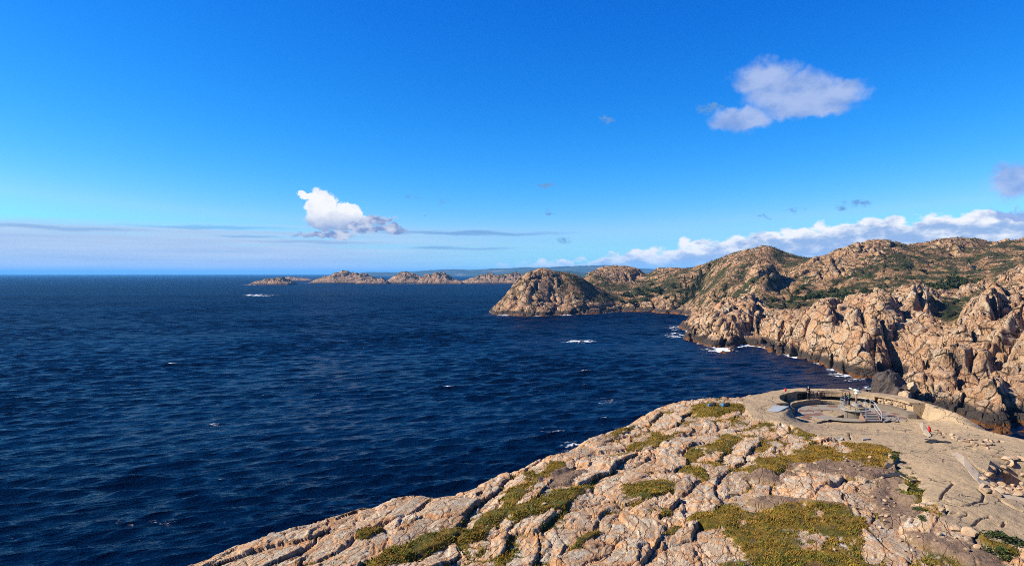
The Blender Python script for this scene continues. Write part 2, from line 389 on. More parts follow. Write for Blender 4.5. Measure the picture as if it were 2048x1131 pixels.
# ------------------------------------------------------------------ foreground headland: height field
EDGE_PX = [(400, 1131), (500, 1092), (590, 1060), (700, 1030), (790, 996), (840, 990), (865, 997), (920, 985), (975, 960), (1010, 944), (1080, 925), (1108, 908), (1155, 899), (1200, 872), (1240, 850), (1275, 842), (1330, 812), (1375, 799), (1440, 796), (1490, 794), (1520, 785), (1560, 780), (1650, 777), (1720, 781), (1780, 787), (1830, 798), (1900, 823), (1970, 853), (2048, 880), (2200, 935), (2500, 1010)]
EDGE = [flat(*p) for p in EDGE_PX]
EDGE = [(-34, 6), (-27, 22)] + EDGE + [(70, 6)]
PIT_C, PIT_R, PIT_Z = (41.7, 85.6), 7.6, 30.4
CONC = [flat(*p) for p in [(1480, 808), (1520, 770), (1560, 762), (1650, 758), (1780, 768), (1900, 800), (2048, 850), (2400, 960), (2600, 1250), (2200, 1160), (2048, 1112), (1985, 1098), (1930, 1078), (1885, 1062), (1878, 1040), (1852, 1018), (1843, 985), (1838, 965), (1800, 955), (1788, 935), (1800, 908), (1760, 893), (1660, 880), (1610, 866), (1575, 850), (1500, 838)]]
# patches of turf in photo pixels on the plateau: cx, cy, rx, ry, tilt of the long axis in degrees, greenness
TURF = [(1690, 905, 105, 20, 0, .0), (1440, 819, 62, 9, 0, .4), (1090, 1012, 88, 24, -22, .75), (1290, 982, 68, 20, -12, .7), (1408, 900, 62, 14, -14, .4),
        (1385, 940, 40, 14, 25, .4), (835, 1098, 95, 17, -22, .8), (985, 1042, 70, 15, -35, .6), (1090, 950, 62, 15, -25, .4), (1040, 985, 45, 16, -40, .5),
        (1600, 1090, 170, 52, 6, .45), (1660, 1050, 110, 32, 10, .35), (1480, 1042, 110, 15, 6, .2), (1535, 935, 44, 13, -5, .3), (1235, 860, 40, 8, -20, .3),
        (1320, 880, 60, 7, -20, .3), (1822, 985, 26, 42, -35, 1.0), (1795, 918, 20, 22, 0, .9), (1868, 1045, 32, 12, 35, .5), (2005, 1094, 60, 11, 10, .9),
        (1600, 1150, 300, 50, 3, .8), (1180, 830, 40, 8, -25, .4), (1420, 1030, 60, 12, -10, .3), (740, 1075, 40, 9, -20, .5), (1320, 1024, 24, 9, 0, .5), (1610, 868, 26, 9, 30, .5),
        (1180, 1075, 40, 10, -35, .7), (1250, 905, 46, 9, -22, .3), (1340, 1060, 30, 9, -20, .4)]
DIRT = [(1790, 1015, 55, 40, 40), (1690, 940, 120, 14, 3), (1880, 1085, 130, 26, 22), (1560, 1003, 60, 14, 0), (1790, 955, 30, 30, 0), (1660, 1015, 60, 12, 8), (1120, 960, 60, 12, -15), (1560, 955, 90, 10, 0)]
ROCKY = [(1330, 1085, 160, 60, 10), (1640, 965, 90, 20, 6), (1660, 1005, 110, 14, 12), (1190, 1000, 60, 25, -30), (1400, 990, 90, 30, -20), (1350, 900, 50, 20, -30), (700, 1060, 160, 40, -20), (1930, 1075, 80, 14, 28), (1740, 1055, 40, 14, 35), (1600, 1112, 40, 12, 20)]
SLAB = dict(la=5.0, lb=2.3)
STR = np.array([.42, .907])
def photo_coords(x, Y, z=32.0):
    return 1024 + x / Y * F, PY0 + (H0 - z) / Y * F
def ell(px, py, lst, pw=1.0):
    s = np.full(px.shape, -3.0); k = np.zeros(px.shape)
    for e in lst:
        c, n = math.cos(R(e[4])), math.sin(R(e[4])); dx = px - e[0]; dy = py - e[1]
        v = 1 - np.sqrt(((dx * c + dy * n) / e[2]) ** 2 + ((-dx * n + dy * c) / e[3]) ** 2)
        if len(e) > 5: k = np.where(v > s, e[5], k)
        s = np.maximum(s, v)
    return s, k
CRACKS = [[(1886, 1005), (1897, 992), (1908, 980), (1903, 972)], [(1886, 1005), (1882, 1020), (1900, 1030), (1925, 1037), (1945, 1030), (1965, 1022)], [(1845, 975), (1865, 974), (1900, 973), (1925, 972)],
          [(1965, 1022), (1968, 1000), (1955, 990)], [(1800, 948), (1818, 949), (1836, 960), (1842, 972)], [(1888, 1035), (1895, 1050), (1915, 1048)], [(1575, 870), (1600, 868), (1640, 872), (1690, 868)],
          [(1700, 850), (1698, 868), (1702, 880)], [(1945, 1070), (1960, 1058), (1980, 1052)], [(2000, 1015), (2030, 1030), (2060, 1038)], [(1985, 1062), (2003, 1068), (2010, 1060)], [(1880, 900), (1900, 898), (1925, 892), (1950, 897)], [(1920, 1056), (1935, 1050)]]
CRACKS = [[flat(*p) for p in c] for c in CRACKS]
RUB_C = flat(2015, 965)       # broken hollow with rubble on the right
def fg_base(x, Y):
    """smooth ground level of the headland"""
    d = seg_dist(x, Y, EDGE + EDGE[:1]); ins = inside(x, Y, EDGE)
    sdist = np.where(ins, -d, d)
    z = 32.0 + .35 * fbm(x * .06, Y * .06, 2, 5)
    z = z - .10 * np.exp(-(sdist / 3.0) ** 2)
    out = np.clip(sdist, 0, None)
    z = z - .95 * (np.sqrt(out * out + 1.6) - 1.265)
    # the ground sinks towards the gun pit's floor
    r = np.hypot(x - PIT_C[0], Y - PIT_C[1])
    ang = np.arctan2(Y - PIT_C[1], x - PIT_C[0])
    front = sm(-np.sin(ang), .42, .85)
    bowl = (PIT_Z - 32.0) * (1 - sm(r, PIT_R + 1.2 - 1.4 * front, PIT_R + 1.9 + 12.5 * front))
    z = z + np.where(ins, bowl, bowl * .9)
    # concrete mound on the right
    px, py = photo_coords(x, Y)
    z = z + .55 * np.exp(-(((px - 1930) / 120) ** 2 + ((py - 1010) / 60) ** 2)) - .9 * np.exp(-(((px - 2020) / 55) ** 2 + ((py - 957) / 26) ** 2))
    z = z - .5 * np.exp(-(((px - 1800) / 40) ** 2 + ((py - 1000) / 60) ** 2)) - 1.9 * np.exp(-(((px - 2032) / 40) ** 4 + ((py - 936) / 13) ** 4))
    return z, sdist
def fg_field(x, Y):
    base, sdist = fg_base(x, Y)
    px, py = photo_coords(x, Y)
    wx = x + 1.1 * fbm(x * .16, Y * .16, 2, 31) + .07 * fbm(x * 1.9, Y * 1.9, 3, 33); wy = Y + 1.1 * fbm(x * .16, Y * .16, 2, 32) + .07 * fbm(x * 1.9, Y * 1.9, 3, 34)
    a = wx * STR[0] + wy * STR[1]; b = wx * STR[1] - wy * STR[0]
    f1, f2, kx, ky, ox, oy = voronoi(b / SLAB['lb'], a / SLAB['la'], 3, .95)
    t1 = h2(kx, ky, 51); t2 = h2(kx, ky, 52); t3 = h2(kx, ky, 53)
    e1 = (f2 - f1) * .5 * SLAB['lb']
    slab = (t1 - .45) * .34 + (.20 + (t2 - .5) * .60) * ox + (t3 - .5) * .55 * oy
    slab = slab - .26 * (1 - sm(e1, .0, .08)) * (.35 + .65 * (t3 > .4)) - .04 * (1 - sm(e1, .05, .3))
    g1, g2, k2x, k2y, o2x, o2y = voronoi((b + .35 * a) / 1.1 + 9, a / 2.5 + 4, 7, .95)
    e2 = (g2 - g1) * .5 * .95; q1 = h2(k2x, k2y, 61); q2 = h2(k2x, k2y, 62)
    slab = slab + ((q1 - .5) * .12 + (.06 + (q2 - .5) * .22) * o2x + (q1 - .5) * .2 * o2y - .11 * (1 - sm(e2, 0, .05))) * (h2(kx, ky, 58) > .2)
    m1, m2, k3x, k3y, o3x, o3y = voronoi(b / .3 + 3, a / .8 + 1, 9, .95)
    slab = slab + (h2(k3x, k3y, 71) - .5) * .09 * (h2(kx, ky, 59) > .55) - .05 * (1 - sm(m2 - m1, 0, .12)) * (h2(kx, ky, 59) > .55) + .025 * fbm(x * .9, Y * .9, 3, 81) + .02 * fbm(x * 6, Y * 6, 2, 82)
    slab = slab + .25 * fbm(x * .11 + 3, Y * .11, 2, 90)
    st = .17; ph = (slab + .10 * b + .35 * t3) / st; fr = ph - np.floor(ph)
    slab = slab + .75 * st * (sm(fr, .38, .62) - fr)
    tv, green = ell(px + 14 * fbm(x * .3, Y * .3, 3, 40), py + 7 * fbm(x * .3, Y * .3, 3, 41), TURF)
    dv, _ = ell(px + 14 * fbm(x * .4, Y * .4, 3, 42), py + 7 * fbm(x * .4, Y * .4, 3, 43), DIRT)
    rv, _ = ell(px, py, ROCKY)
    soil = -.22 + .15 * fbm(x * .25, Y * .25, 3, 44) + .36 * sm(tv, -.35, .3) + .36 * sm(dv, -.3, .3) - .30 * sm(rv, -.2, .3) * (1 - sm(tv, .1, .4))
    slab = slab * .80 * (1 - .35 * sm(tv, 0, .4))
    soil = soil - 1.5 * sm(sdist, -.5, 1.5)
    grassy = sm(soil - slab + .07 * fbm(x * 2.2, Y * 2.2, 3, 46), -.03, .05)
    dirty = np.clip(sm(dv - tv, -.15, .15) * sm(dv, -.4, .1), 0, 1)
    tuft = .05 * fbm(x * 1.6, Y * 1.6, 3, 47)
    rel = np.where(soil > slab, soil + tuft, slab)
    # concrete: smooth skin with hand placed cracks
    cin = inside(x, Y, CONC); cd = seg_dist(x, Y, CONC + CONC[:1]); cs = np.where(cin, cd, -cd) + .25 * fbm(x * .5, Y * .5, 3, 48)
    conc = sm(cs, -.05, .05)
    ch = .12 + .09 * fbm(x * .30, Y * .30, 3, 49) + .035 * fbm(x * 1.5, Y * 1.5, 4, 50)
    cr = np.full(x.shape, 9.)
    wob = .10 * fbm(x * 1.4, Y * 1.4, 3, 55)
    for c in CRACKS: cr = np.minimum(cr, seg_dist(x + wob, Y + wob * 1.5, c))
    ch = ch - .22 * (1 - sm(cr, .02, .11))
    hole = np.exp(-((px - 2020) / 55) ** 4 - ((py - 962) / 32) ** 4)
    rub = sm(hole, .25, .5)
    ch = ch + rub * (.30 * fbm(x * .9, Y * .9, 3, 57))
    rel = rel * (1 - conc) + ch * conc
    z = base + rel
    rr = np.hypot(x - PIT_C[0], Y - PIT_C[1])
    inpit = rr < PIT_R + .1
    return dict(z=np.where(inpit & (rel > -.1), base - .12, z), grass=grassy * (1 - conc) * (1 - dirty * .9), dirt=np.clip(grassy * dirty, 0, 1) * (1 - conc), green=green, conc=conc * (1 - .8 * rub), rub=rub,
                edge=np.clip((1 - sm(e1, .05, .45)) + .6 * (1 - sm(e2, .02, .12)), 0, 1), tone=np.clip(.5 * t2 + .5 * q2, 0, 1), kx=kx, ky=ky, sdist=sdist, crack=cr)

def ray_fg(px, py, n=30):
    """world point of the headland's smooth ground under a photo pixel"""
    z = 32.0
    for _ in range(n):
        Y = (H0 - z) * F / (py - PY0); x = (px - 1024) / F * Y
        zb, _s = fg_base(np.array([x]), np.array([Y])); z = .5 * z + .5 * float(zb[0])
    return x, Y, z
def fg_height(x, y):
    return float(fg_field(np.array([float(x)]), np.array([float(y)]))['z'][0])

def mat_concrete():
    m, n, b = material('weathered_concrete', .92, .12)
    p = n.node('ShaderNodeNewGeometry').outputs['Position']
    a = n.noise(p, .25, 5, .6); c = n.noise(p, 2.5, 6, .7); s = n.noise(p, 24, 3, .7)
    col = n.mix(n.sstep(a, .35, .65), (.36, .255, .145), (.31, .225, .135))
    col = n.mix(n.sstep(c, .5, .72, 0, .8), col, (.185, .125, .075))
    col = n.mix(n.sstep(n.noise(p, .9, 5, .65), .56, .68, 0, .6), col, (.34, .265, .17))
    col = n.mix(n.sstep(s, .38, .7, 0, .55), col, n.mix(1.0, col, (.55, .53, .5), 'MULTIPLY'))
    col = n.mix(n.attr('worn'), col, (.30, .235, .17))
    nz = n.node('ShaderNodeTexNoise'); nz.inputs['Scale'].default_value = .8; nz.inputs['Detail'].default_value = 5; n.l.new(p, nz.inputs['Vector'])
    q = n.vmath('ADD', p, n.vmath('MULTIPLY', n.vmath('SUBTRACT', nz.outputs['Color'], (.5, .5, .5)), (1.6, 1.6, .2)))
    ck = n.sstep(n.voro(n.vmath('MULTIPLY', q, (.42, .30, 0)), 1.0), .0, .018)
    ck = n.math('MAXIMUM', ck, n.sstep(n.noise(p, .22, 3, .6), .50, .56))
    col = n.mix(ck, (.06, .045, .03), col)
    col = n.mix(n.sstep(n.noise(n.vmath('MULTIPLY', p, (1, .5, 1)), .12, 5, .65), .52, .70, 0, .55), col, (.20, .145, .10))
    n.put(b.inputs['Base Color'], col)
    bump(n, b, n.math('ADD', n.math('ADD', n.noise(p, 1.6, 9, .72), n.math('MULTIPLY', s, .25)), n.math('MULTIPLY', ck, .3)), 1.0, .20)
    return m
M_CONC = mat_concrete()

def build_foreground():
    us = np.arange(-.68, .92, .0019); Ys = np.exp(np.arange(math.log(24), math.log(112), .0026))
    U, YY = np.meshgrid(us, Ys); X = U * YY
    f = fg_field(X.ravel(), YY.ravel())
    V = np.stack([X.ravel(), YY.ravel(), f['z']], 1)
    Q = grid_faces(*X.shape)
    keep = (f['sdist'][Q].min(1) < 16)
    Q = Q[keep]
    attrs = {k: f[k] for k in ('grass', 'dirt', 'green', 'edge', 'tone')}
    fc = Q[:, 0]
    isconc = f['conc'][Q].mean(1) > .5
    head = submesh('headland_ground', V, Q[~isconc & False], M_FG, None, attrs) if False else None
    rocky = (~isconc) & ((f['grass'][Q].mean(1) + f['dirt'][Q].mean(1)) < .5) & (f['sdist'][Q].mean(1) < 3)
    key = (f['kx'][fc].astype(np.int64) + 5000) * 20000 + f['ky'][fc].astype(np.int64) + 5000
    ids, inv, cnt = np.unique(np.where(rocky, key, -1), return_inverse=True, return_counts=True)
    vis = (YY.ravel()[fc] > 33) & (np.abs(U.ravel()[fc] - .08) < .70)
    score = np.bincount(inv, weights=vis.astype(float), minlength=len(ids)); score[ids == -1] = 0
    order = np.argsort(-score)[:290]; order = order[score[order] > 60]
    chosen = np.zeros(len(ids), bool); chosen[order] = True
    rest = ~isconc & ~chosen[inv]
    ground = submesh('headland_ground', V, Q[rest], M_FG, None, attrs)
    tag(ground, 'turf and granite ground of the near headland', None, None, 'structure')
    for i in order:
        submesh('rock_slab', V, Q[(inv == i) & ~isconc], M_FG, ground, attrs)
    worn = np.clip(f['rub'], 0, 1)
    c = submesh('concrete_apron', V, Q[isconc], M_CONC, None, {'worn': worn})
    tag(c, 'weathered tan concrete apron around the gun pit', None, None, 'structure')
    return f, V, Q
FGF, FGV, FGQ = build_foreground()

# ------------------------------------------------------------------ coast hills across the bay
WATER = [(985, 626), (1010, 629), (1040, 631), (1100, 631), (1165, 628), (1230, 623), (1300, 623), (1370, 629), (1362, 655), (1400, 686), (1450, 703), (1500, 690), (1560, 706), (1610, 717), (1640, 726), (1680, 741), (1700, 751), (1740, 756), (1770, 753), (1800, 750), (1815, 770), (1990, 860), (2060, 862), (2200, 880)]
CP = []      # control points x/Y, lnY, z
def cp(px, py, Y):
    x, y, z = pt(px, py, Y); CP.append((x / y, math.log(y), z))
def cz(px, Y, z): CP.append(((px - 1024) / F, math.log(Y), z))
for px, py in WATER:
    Y = H0 * F / (py - PY0); cz(px, Y, .2); cz(px, Y * .94, -7)
for px, py, Y in [(1040, 590, 815), (1050, 560, 845), (1065, 545, 880), (1090, 541.5, 895), (1125, 545, 905), (1150, 550, 905), (1005, 610, 815), (1025, 588, 830), (1145, 572, 868), (1130, 590, 845), (1090, 590, 830), (1160, 600, 840),
                  (1200, 600, 870), (1230, 590, 930), (1230, 563, 1000), (1235, 534, 1080), (1165, 558, 908), (1182, 570, 908), (1198, 580, 905), (1175, 600, 850), (1190, 592, 880), (1200, 612, 852), (1202, 537, 1060), (1176, 556, 1000), (1171, 574, 955), (1290, 550, 1080), (1283, 560, 1030), (1325, 544, 1100), (1275, 540, 1080), (1290, 592, 900), (1300, 572, 950), (1310, 541, 1060), (1340, 600, 860),
                  (1380, 606, 835), (1390, 575, 880), (1390, 545, 950), (1420, 525, 960), (1350, 555, 950),
                  (1385, 640, 575), (1420, 614, 590), (1400, 642, 540), (1450, 655, 470), (1500, 608, 560), (1480, 632, 510), (1445, 612, 580), (1560, 682, 430), (1550, 642, 480), (1560, 606, 560),
                  (1600, 622, 520), (1700, 612, 480), (1620, 590, 600), (1700, 582, 600), (1530, 545, 680), (1500, 575, 650), (1465, 605, 625), (1562, 600, 620), (1450, 562, 740), (1500, 522, 800), (1540, 493, 860), (1480, 505, 860), (1430, 528, 870), (1600, 514, 860), (1560, 535, 800),
                  (1650, 582, 625), (1650, 545, 670), (1650, 516, 730), (1745, 484, 750), (1700, 497, 740), (1700, 525, 690), (1790, 487, 750), (1820, 496, 750), (1740, 570, 605), (1800, 552, 630), (1850, 525, 690), (1840, 489, 790), (1890, 476, 800), (1960, 481, 800), (1975, 490, 790), (2048, 481, 770), (2010, 484, 780), (1900, 522, 700), (1960, 535, 660), (1900, 562, 590), (1900, 592, 520), (2000, 548, 590), (2048, 535, 570),
                  (1650, 692, 373), (1650, 642, 393), (1600, 662, 412), (1580, 690, 418), (1690, 640, 392), (1710, 690, 342), (1720, 640, 380), (1750, 602, 440), (1740, 700, 328), (1800, 700, 333), (1800, 652, 362), (1800, 612, 410), (1850, 590, 430), (1870, 600, 420), (1850, 700, 320), (1900, 742, 270), (1900, 692, 315), (1900, 652, 360), (1900, 612, 430), (1930, 640, 370),
                  (1980, 588, 335), (1960, 610, 322), (1990, 642, 303), (1990, 700, 288), (1960, 732, 266), (2010, 600, 330), (2048, 605, 330), (2048, 700, 250), (2030, 650, 290), (2120, 590, 320), (2120, 700, 240),
                  (1822, 752, 258), (1830, 762, 250), (1900, 748, 252), (1980, 762, 236), (1970, 802, 224), (2040, 802, 223), (1890, 800, 238), (1850, 790, 242), (2030, 830, 216), (2100, 780, 225)]:
    cp(px, py, Y)
for px, Y, z in [(1090, 990, 8), (1040, 950, -6), (960, 900, -14), (1010, 880, 18), (1160, 985, 26), (1190, 950, 27), (1235, 1200, 20), (1150, 1200, -6), (1310, 1200, 30), (1420, 1150, 40), (1540, 1050, 45), (1640, 1000, 50), (1745, 950, 55), (1890, 1000, 55), (2048, 1000, 60), (2250, 800, 60), (2250, 500, 40), (2250, 300, 25), (1500, 725, 36), (1560, 720, 40),
                 (1800, 235, -7), (1700, 280, -12), (1880, 218, -7), (1950, 200, -9), (2100, 185, -9), (1500, 330, -14), (1300, 500, -14), (1250, 750, -12), (1000, 600, -16), (1320, 720, -9), (1345, 700, -8), (1320, 640, -10)]:
    cz(px, Y, z)
CPA = np.array(CP)
coast_rbf = rbf_fit(CPA[:, :2] * np.array([1.0, .55]), CPA[:, 2], .012)
VEG = [(1232, 1060, 42, .06, -1.1), (1080, 860, 60, .05, -.7), (1528, 675, 26, .05, -1.2), (1745, 720, 55, .06, -.55), (1650, 680, 45, .05, -.5), (1890, 780, 60, .05, -.5), (1470, 830, 40, .05, -.3), (1230, 940, 110, .07, 1.0), (1420, 760, 60, .08, .55), (1400, 880, 70, .06, .7), (1575, 830, 45, .05, .5), (1640, 600, 110, .09, 1.25), (1700, 500, 110, .10, .9), (1600, 530, 50, .06, .8), (1850, 690, 60, .10, .8), (1830, 620, 60, .08, .7), (1905, 400, 42, .16, 1.2), (1900, 560, 70, .09, .8), (2000, 600, 60, .1, .6), (2010, 450, 60, .12, .6), (1170, 890, 50, .04, .7), (1615, 850, 45, .06, .5), (1980, 720, 80, .09, .5), (1780, 430, 60, .05, .45), (1690, 555, 100, .07, .8)]
BLOCKS = [(1522, 668, 40, .06, 11), (1452, 500, 46, .10, 5), (1500, 545, 30, .06, 4), (1560, 455, 30, .07, 4), (1640, 388, 34, .05, 6), (1705, 368, 22, .05, 5), (1762, 385, 36, .07, 6), (1845, 400, 32, .06, 6), (1980, 318, 32, .06, 5), (2035, 300, 24, .06, 3), (1900, 250, 40, .04, 3), (1985, 232, 30, .04, 3), (1232, 1050, 46, .05, 1)]      # bold outcrops
def coast_field(x, Y):
    px = 1024 + x / Y * F; ly = np.log(Y)
    sh = coast_rbf(x / Y, ly * .55)
    veg = np.full(x.shape, -.42)
    for a, b, ra, rb, s in VEG: veg = veg + s * np.exp(-((px - a) / ra) ** 2 - ((ly - math.log(b)) / rb) ** 2)
    veg = veg + .40 * fbm(x * .018, Y * .018, 4, 111) + (.22 + .40 * sm(Y, 450, 700)) * fbm(x * .05, Y * .09, 5, 112, .65) + .50 * sm(Y, 450, 700)
    veg = veg + .30 * sm(sh, 17, 24) * sm(Y, 290, 340)
    veg = veg * sm(sh, 6, 14) - .2 * (1 - sm(sh, 6, 14))
    big = np.clip(Y / 420, .6, 1.7)
    amp = (1 - .72 * sm(veg, -.05, .35)) * sm(sh, -6, 3)
    wx = x + 3.5 * fbm(x * .045, Y * .045, 3, 121); wy = Y + 3.5 * fbm(x * .045, Y * .045, 3, 122)
    a = wx * .34 + wy * .94; b = wx * .94 - wy * .34
    amp = amp * (1 - .42 * sm(Y, 620, 820))
    z = sh + amp * 2.6 * fbm(x * .02, Y * .02, 3, 130)
    for a_, b_, ra, rb, h_ in BLOCKS:
        d_ = ((px - a_) / ra) ** 2 + ((ly - math.log(b_)) / rb) ** 2; z = z + h_ * .85 * np.clip(1 - d_ ** 2, 0, 1) ** 1.1
    o1, o2, bx, by, _, _ = voronoi(b / 34 + 2, a / 60 + 5, 19, .95)
    z = z + amp * (1 - .5 * sm(Y, 450, 800)) * ((h2(bx, by, 144) - .5) * 7.5 - 9 * (1 - sm(o2 - o1, 0, .12)))
    f1, f2, kx, ky, ox, oy = voronoi(b / 15, a / 24, 23, .95)
    t = h2(kx, ky, 131)
    z = z + amp * (3.6 * (1 - np.clip(f1 ** 4 * 3.2, 0, 1)) + (t - .5) * 4.2 + (h2(kx, ky, 137) - .35) * 5.0 * ox + (h2(kx, ky, 138) - .5) * 4 * oy - 6.5 * (1 - sm(f2 - f1, 0, .12)) * (h2(kx, ky, 135) > .2))
    g1, g2, jx, jy, o2x, o2y = voronoi(b / 4.6 + 3, a / 6.5 + 8, 29, .95)
    near = 1 - .55 * sm(Y, 480, 800)
    z = z + amp * near * (.8 * (1 - np.clip(g1 ** 4 * 2.2, 0, 1)) + (h2(jx, jy, 132) - .5) * 1.3 + (h2(jx, jy, 139) - .5) * 1.6 * o2x - 2.0 * (1 - sm(g2 - g1, 0, .14)) * (h2(jx, jy, 136) > .3))
    m1, m2, lx, ly_, _, _ = voronoi(b / 1.7 + 5, a / 2.3 + 2, 37, .95)
    z = z + amp * near * (((h2(lx, ly_, 133) - .5) * .5 - .4 * (1 - sm(m2 - m1, 0, .15))) * (h2(jx, jy, 143) > .45) + near * amp * .2 * fbm(x * .4, Y * .4, 3, 134))
    # ledges: sheeting joints lift the slope in low steps
    st = 2.6 + 1.2 * fbm(x * .01, Y * .01, 2, 140); ph = z / st + .8 * fbm(x * .03, Y * .03, 3, 141)
    z = z + amp * .55 * st * (sm(ph - np.floor(ph), .3, .7) - (ph - np.floor(ph)))
    z = z + (1 - amp) * .7 * fbm(x * .25, Y * .25, 3, 142)
    return z, veg, kx, ky, sh
def build_coast():
    us = np.arange(-.07, .93, .0019); Ys = np.exp(np.arange(math.log(180), math.log(1270), .0019))
    U, YY = np.meshgrid(us, Ys); x = (U * YY).ravel(); y = YY.ravel()
    sh = coast_rbf(x / y, np.log(y) * .55)
    live = sh > -9
    z = np.full(x.shape, -12.); veg = np.zeros(x.shape); kx = np.zeros(x.shape); ky = np.zeros(x.shape)
    z[live], veg[live], kx[live], ky[live], _ = coast_field(x[live], y[live])
    V = np.stack([x, y, z], 1); Q = grid_faces(*U.shape)
    keep = (V[Q, 2].max(1) > -2.5)
    # hidden back slopes are thinned away: nothing beyond the last crest
    Q = Q[keep]
    attrs = {'veg': veg, 'far': sm(y, 420, 800)}
    fc = Q[:, 0]
    rocky = (veg[Q].mean(1) < .15) & (V[Q, 2].mean(1) > -1)
    key = (kx[fc].astype(np.int64) + 5000) * 20000 + ky[fc].astype(np.int64) + 5000
    ids, inv, cnt = np.unique(np.where(rocky, key, -1), return_inverse=True, return_counts=True)
    sc = np.bincount(inv, weights=(y[fc] < 560) * (np.abs(U.ravel()[fc]) < .77) * 1.0, minlength=len(ids)); sc[ids == -1] = 0
    order = np.argsort(-sc)[:280]; order = order[sc[order] > 120]
    chosen = np.zeros(len(ids), bool); chosen[order] = True
    hills = submesh('coast_hills', V, Q[~chosen[inv]], M_COAST, None, attrs)
    tag(hills, 'rounded granite hills and sea cliffs across the bay', None, None, 'structure')
    for i in order: submesh('rock_outcrop', V, Q[inv == i], M_COAST, hills, attrs)
    return V, Q, U.shape, us, Ys, z.reshape(U.shape), veg.reshape(U.shape)
CV, CQ, CS, CUS, CYS, CZ, CVEG = build_coast()
def coast_at(px, Y):
    """height of the finished coast mesh"""
    i = min(max(int(round((math.log(Y) - math.log(180)) / .0019)), 0), CS[0] - 1); j = min(max(int(round(((px - 1024) / F + .07) / .0019)), 0), CS[1] - 1)
    return CUS[j] * CYS[i], CYS[i], CZ[i, j]

# ------------------------------------------------------------------ sea
def build_sea():
    us = np.concatenate([np.arange(-1.3, -.82, .03), np.arange(-.80, .80, .0033), np.arange(.82, 1.3, .03)])
    Ys = np.concatenate([np.exp(np.arange(math.log(84), math.log(1500), .0031)), 1500 * 1.022 ** np.arange(1, 172)])
    U, YY = np.meshgrid(us, Ys); x = (U * YY).ravel(); y = YY.ravel()
    sp = .0030 * y; sp[y > 1500] = .022 * y[y > 1500]
    z = np.zeros(x.shape); dx = np.zeros(x.shape); dy = np.zeros(x.shape)
    main = math.atan2(-.90, .42)
    gust = .75 + .5 * fbm(x * .006, y * .006, 2, 301)
    for i in range(64):
        lam = 1.2 * (24 / 1.2) ** ((i + rng.random()) / 64); th = main + rng.normal(0, .36); ph = rng.random() * 6.283
        k = 6.2832 / lam; amp = .0092 * lam * (1.3 if 4 < lam < 13 else 1.25 if lam < 4 else .9) * (1.0 if lam < 10 else 10 / lam)
        w = sm(lam / sp, 2.2, 4.2) * amp * gust
        arg = k * (x * math.cos(th) + y * math.sin(th)) + ph
        z += w * np.cos(arg); s = w * np.sin(arg) * .8
        dx -= s * math.cos(th); dy -= s * math.sin(th)
    crest = z / (np.sqrt((z[(y < 400)] ** 2).mean()) + 1e-6)
    foam = .6 * sm(crest + .9 * fbm(x * .02, y * .02, 3, 310), 2.9, 3.9) * (y < 450)
    # surf: shallow water over the foot of the rocks
    sh = np.full(x.shape, -30.); c = (y > 180) & (y < 1270) & (U.ravel() > -.1)
    sh[c] = coast_rbf(x[c] / y[c], np.log(y[c]) * .55)
    foam = np.maximum(foam, sm(sh, -2.6, -.2) * sm(fbm(x * .05, y * .05, 3, 305), -.40, .25) * 1.0)
    px = 1024 + x / y * F; py = PY0 + H0 / y * F
    foam = foam * (1 - sm(px, 1800, 1850) * (y < 235))
    fbn = sm(fbm(x * .12, y * .22, 4, 320, .65), -.55, .35)
    for a, b, ra, rb, s in [(1178, 882, 34, 10, 1.0), (1150, 890, 26, 8, .8), (1350, 655, 20, 6, .8), (1355, 670, 24, 5, 1.0), (1440, 699, 34, 6, 1.0), (1425, 690, 22, 4, .7), (1690, 748, 34, 8, 1.1), (1715, 756, 30, 5, .9), (1668, 738, 20, 5, .8), (1745, 776, 22, 5, .9), (518, 590, 32, 2.2, 1.2), (1160, 682, 34, 3.0, 1.1), (505, 569, 26, 1.2, .8), (1010, 629, 40, 3, .8), (1560, 708, 20, 3, .7), (300, 1045, 60, 8, .5), (440, 850, 40, 5, .4), (1640, 726, 20, 3, .7), (1210, 800, 50, 6, .38), (640, 565, 80, 1.3, .4), (870, 567, 150, 1.2, .5)]:
        foam = np.maximum(foam, s * fbn * np.exp(-((px - a) / ra) ** 2 - ((py - b) / rb) ** 2))
    V = np.stack([x + dx, y + dy, z], 1); Q = grid_faces(*U.shape)
    land = np.full(x.shape, -30.); n = (y < 140) & (U.ravel() > -.75) & (U.ravel() < .95)
    land[n] = fg_base(x[n], y[n])[0]
    land = np.maximum(land, np.where(c, sh, -30))
    Q = Q[land[Q].min(1) < 7]
    o = obj_np('sea', V, Q, M_SEA, None, {'foam': foam, 'chop': sm(np.log(y), math.log(120), math.log(1600))})
    tag(o, 'dark blue wind-rippled sea', None, None, 'structure')
build_sea()

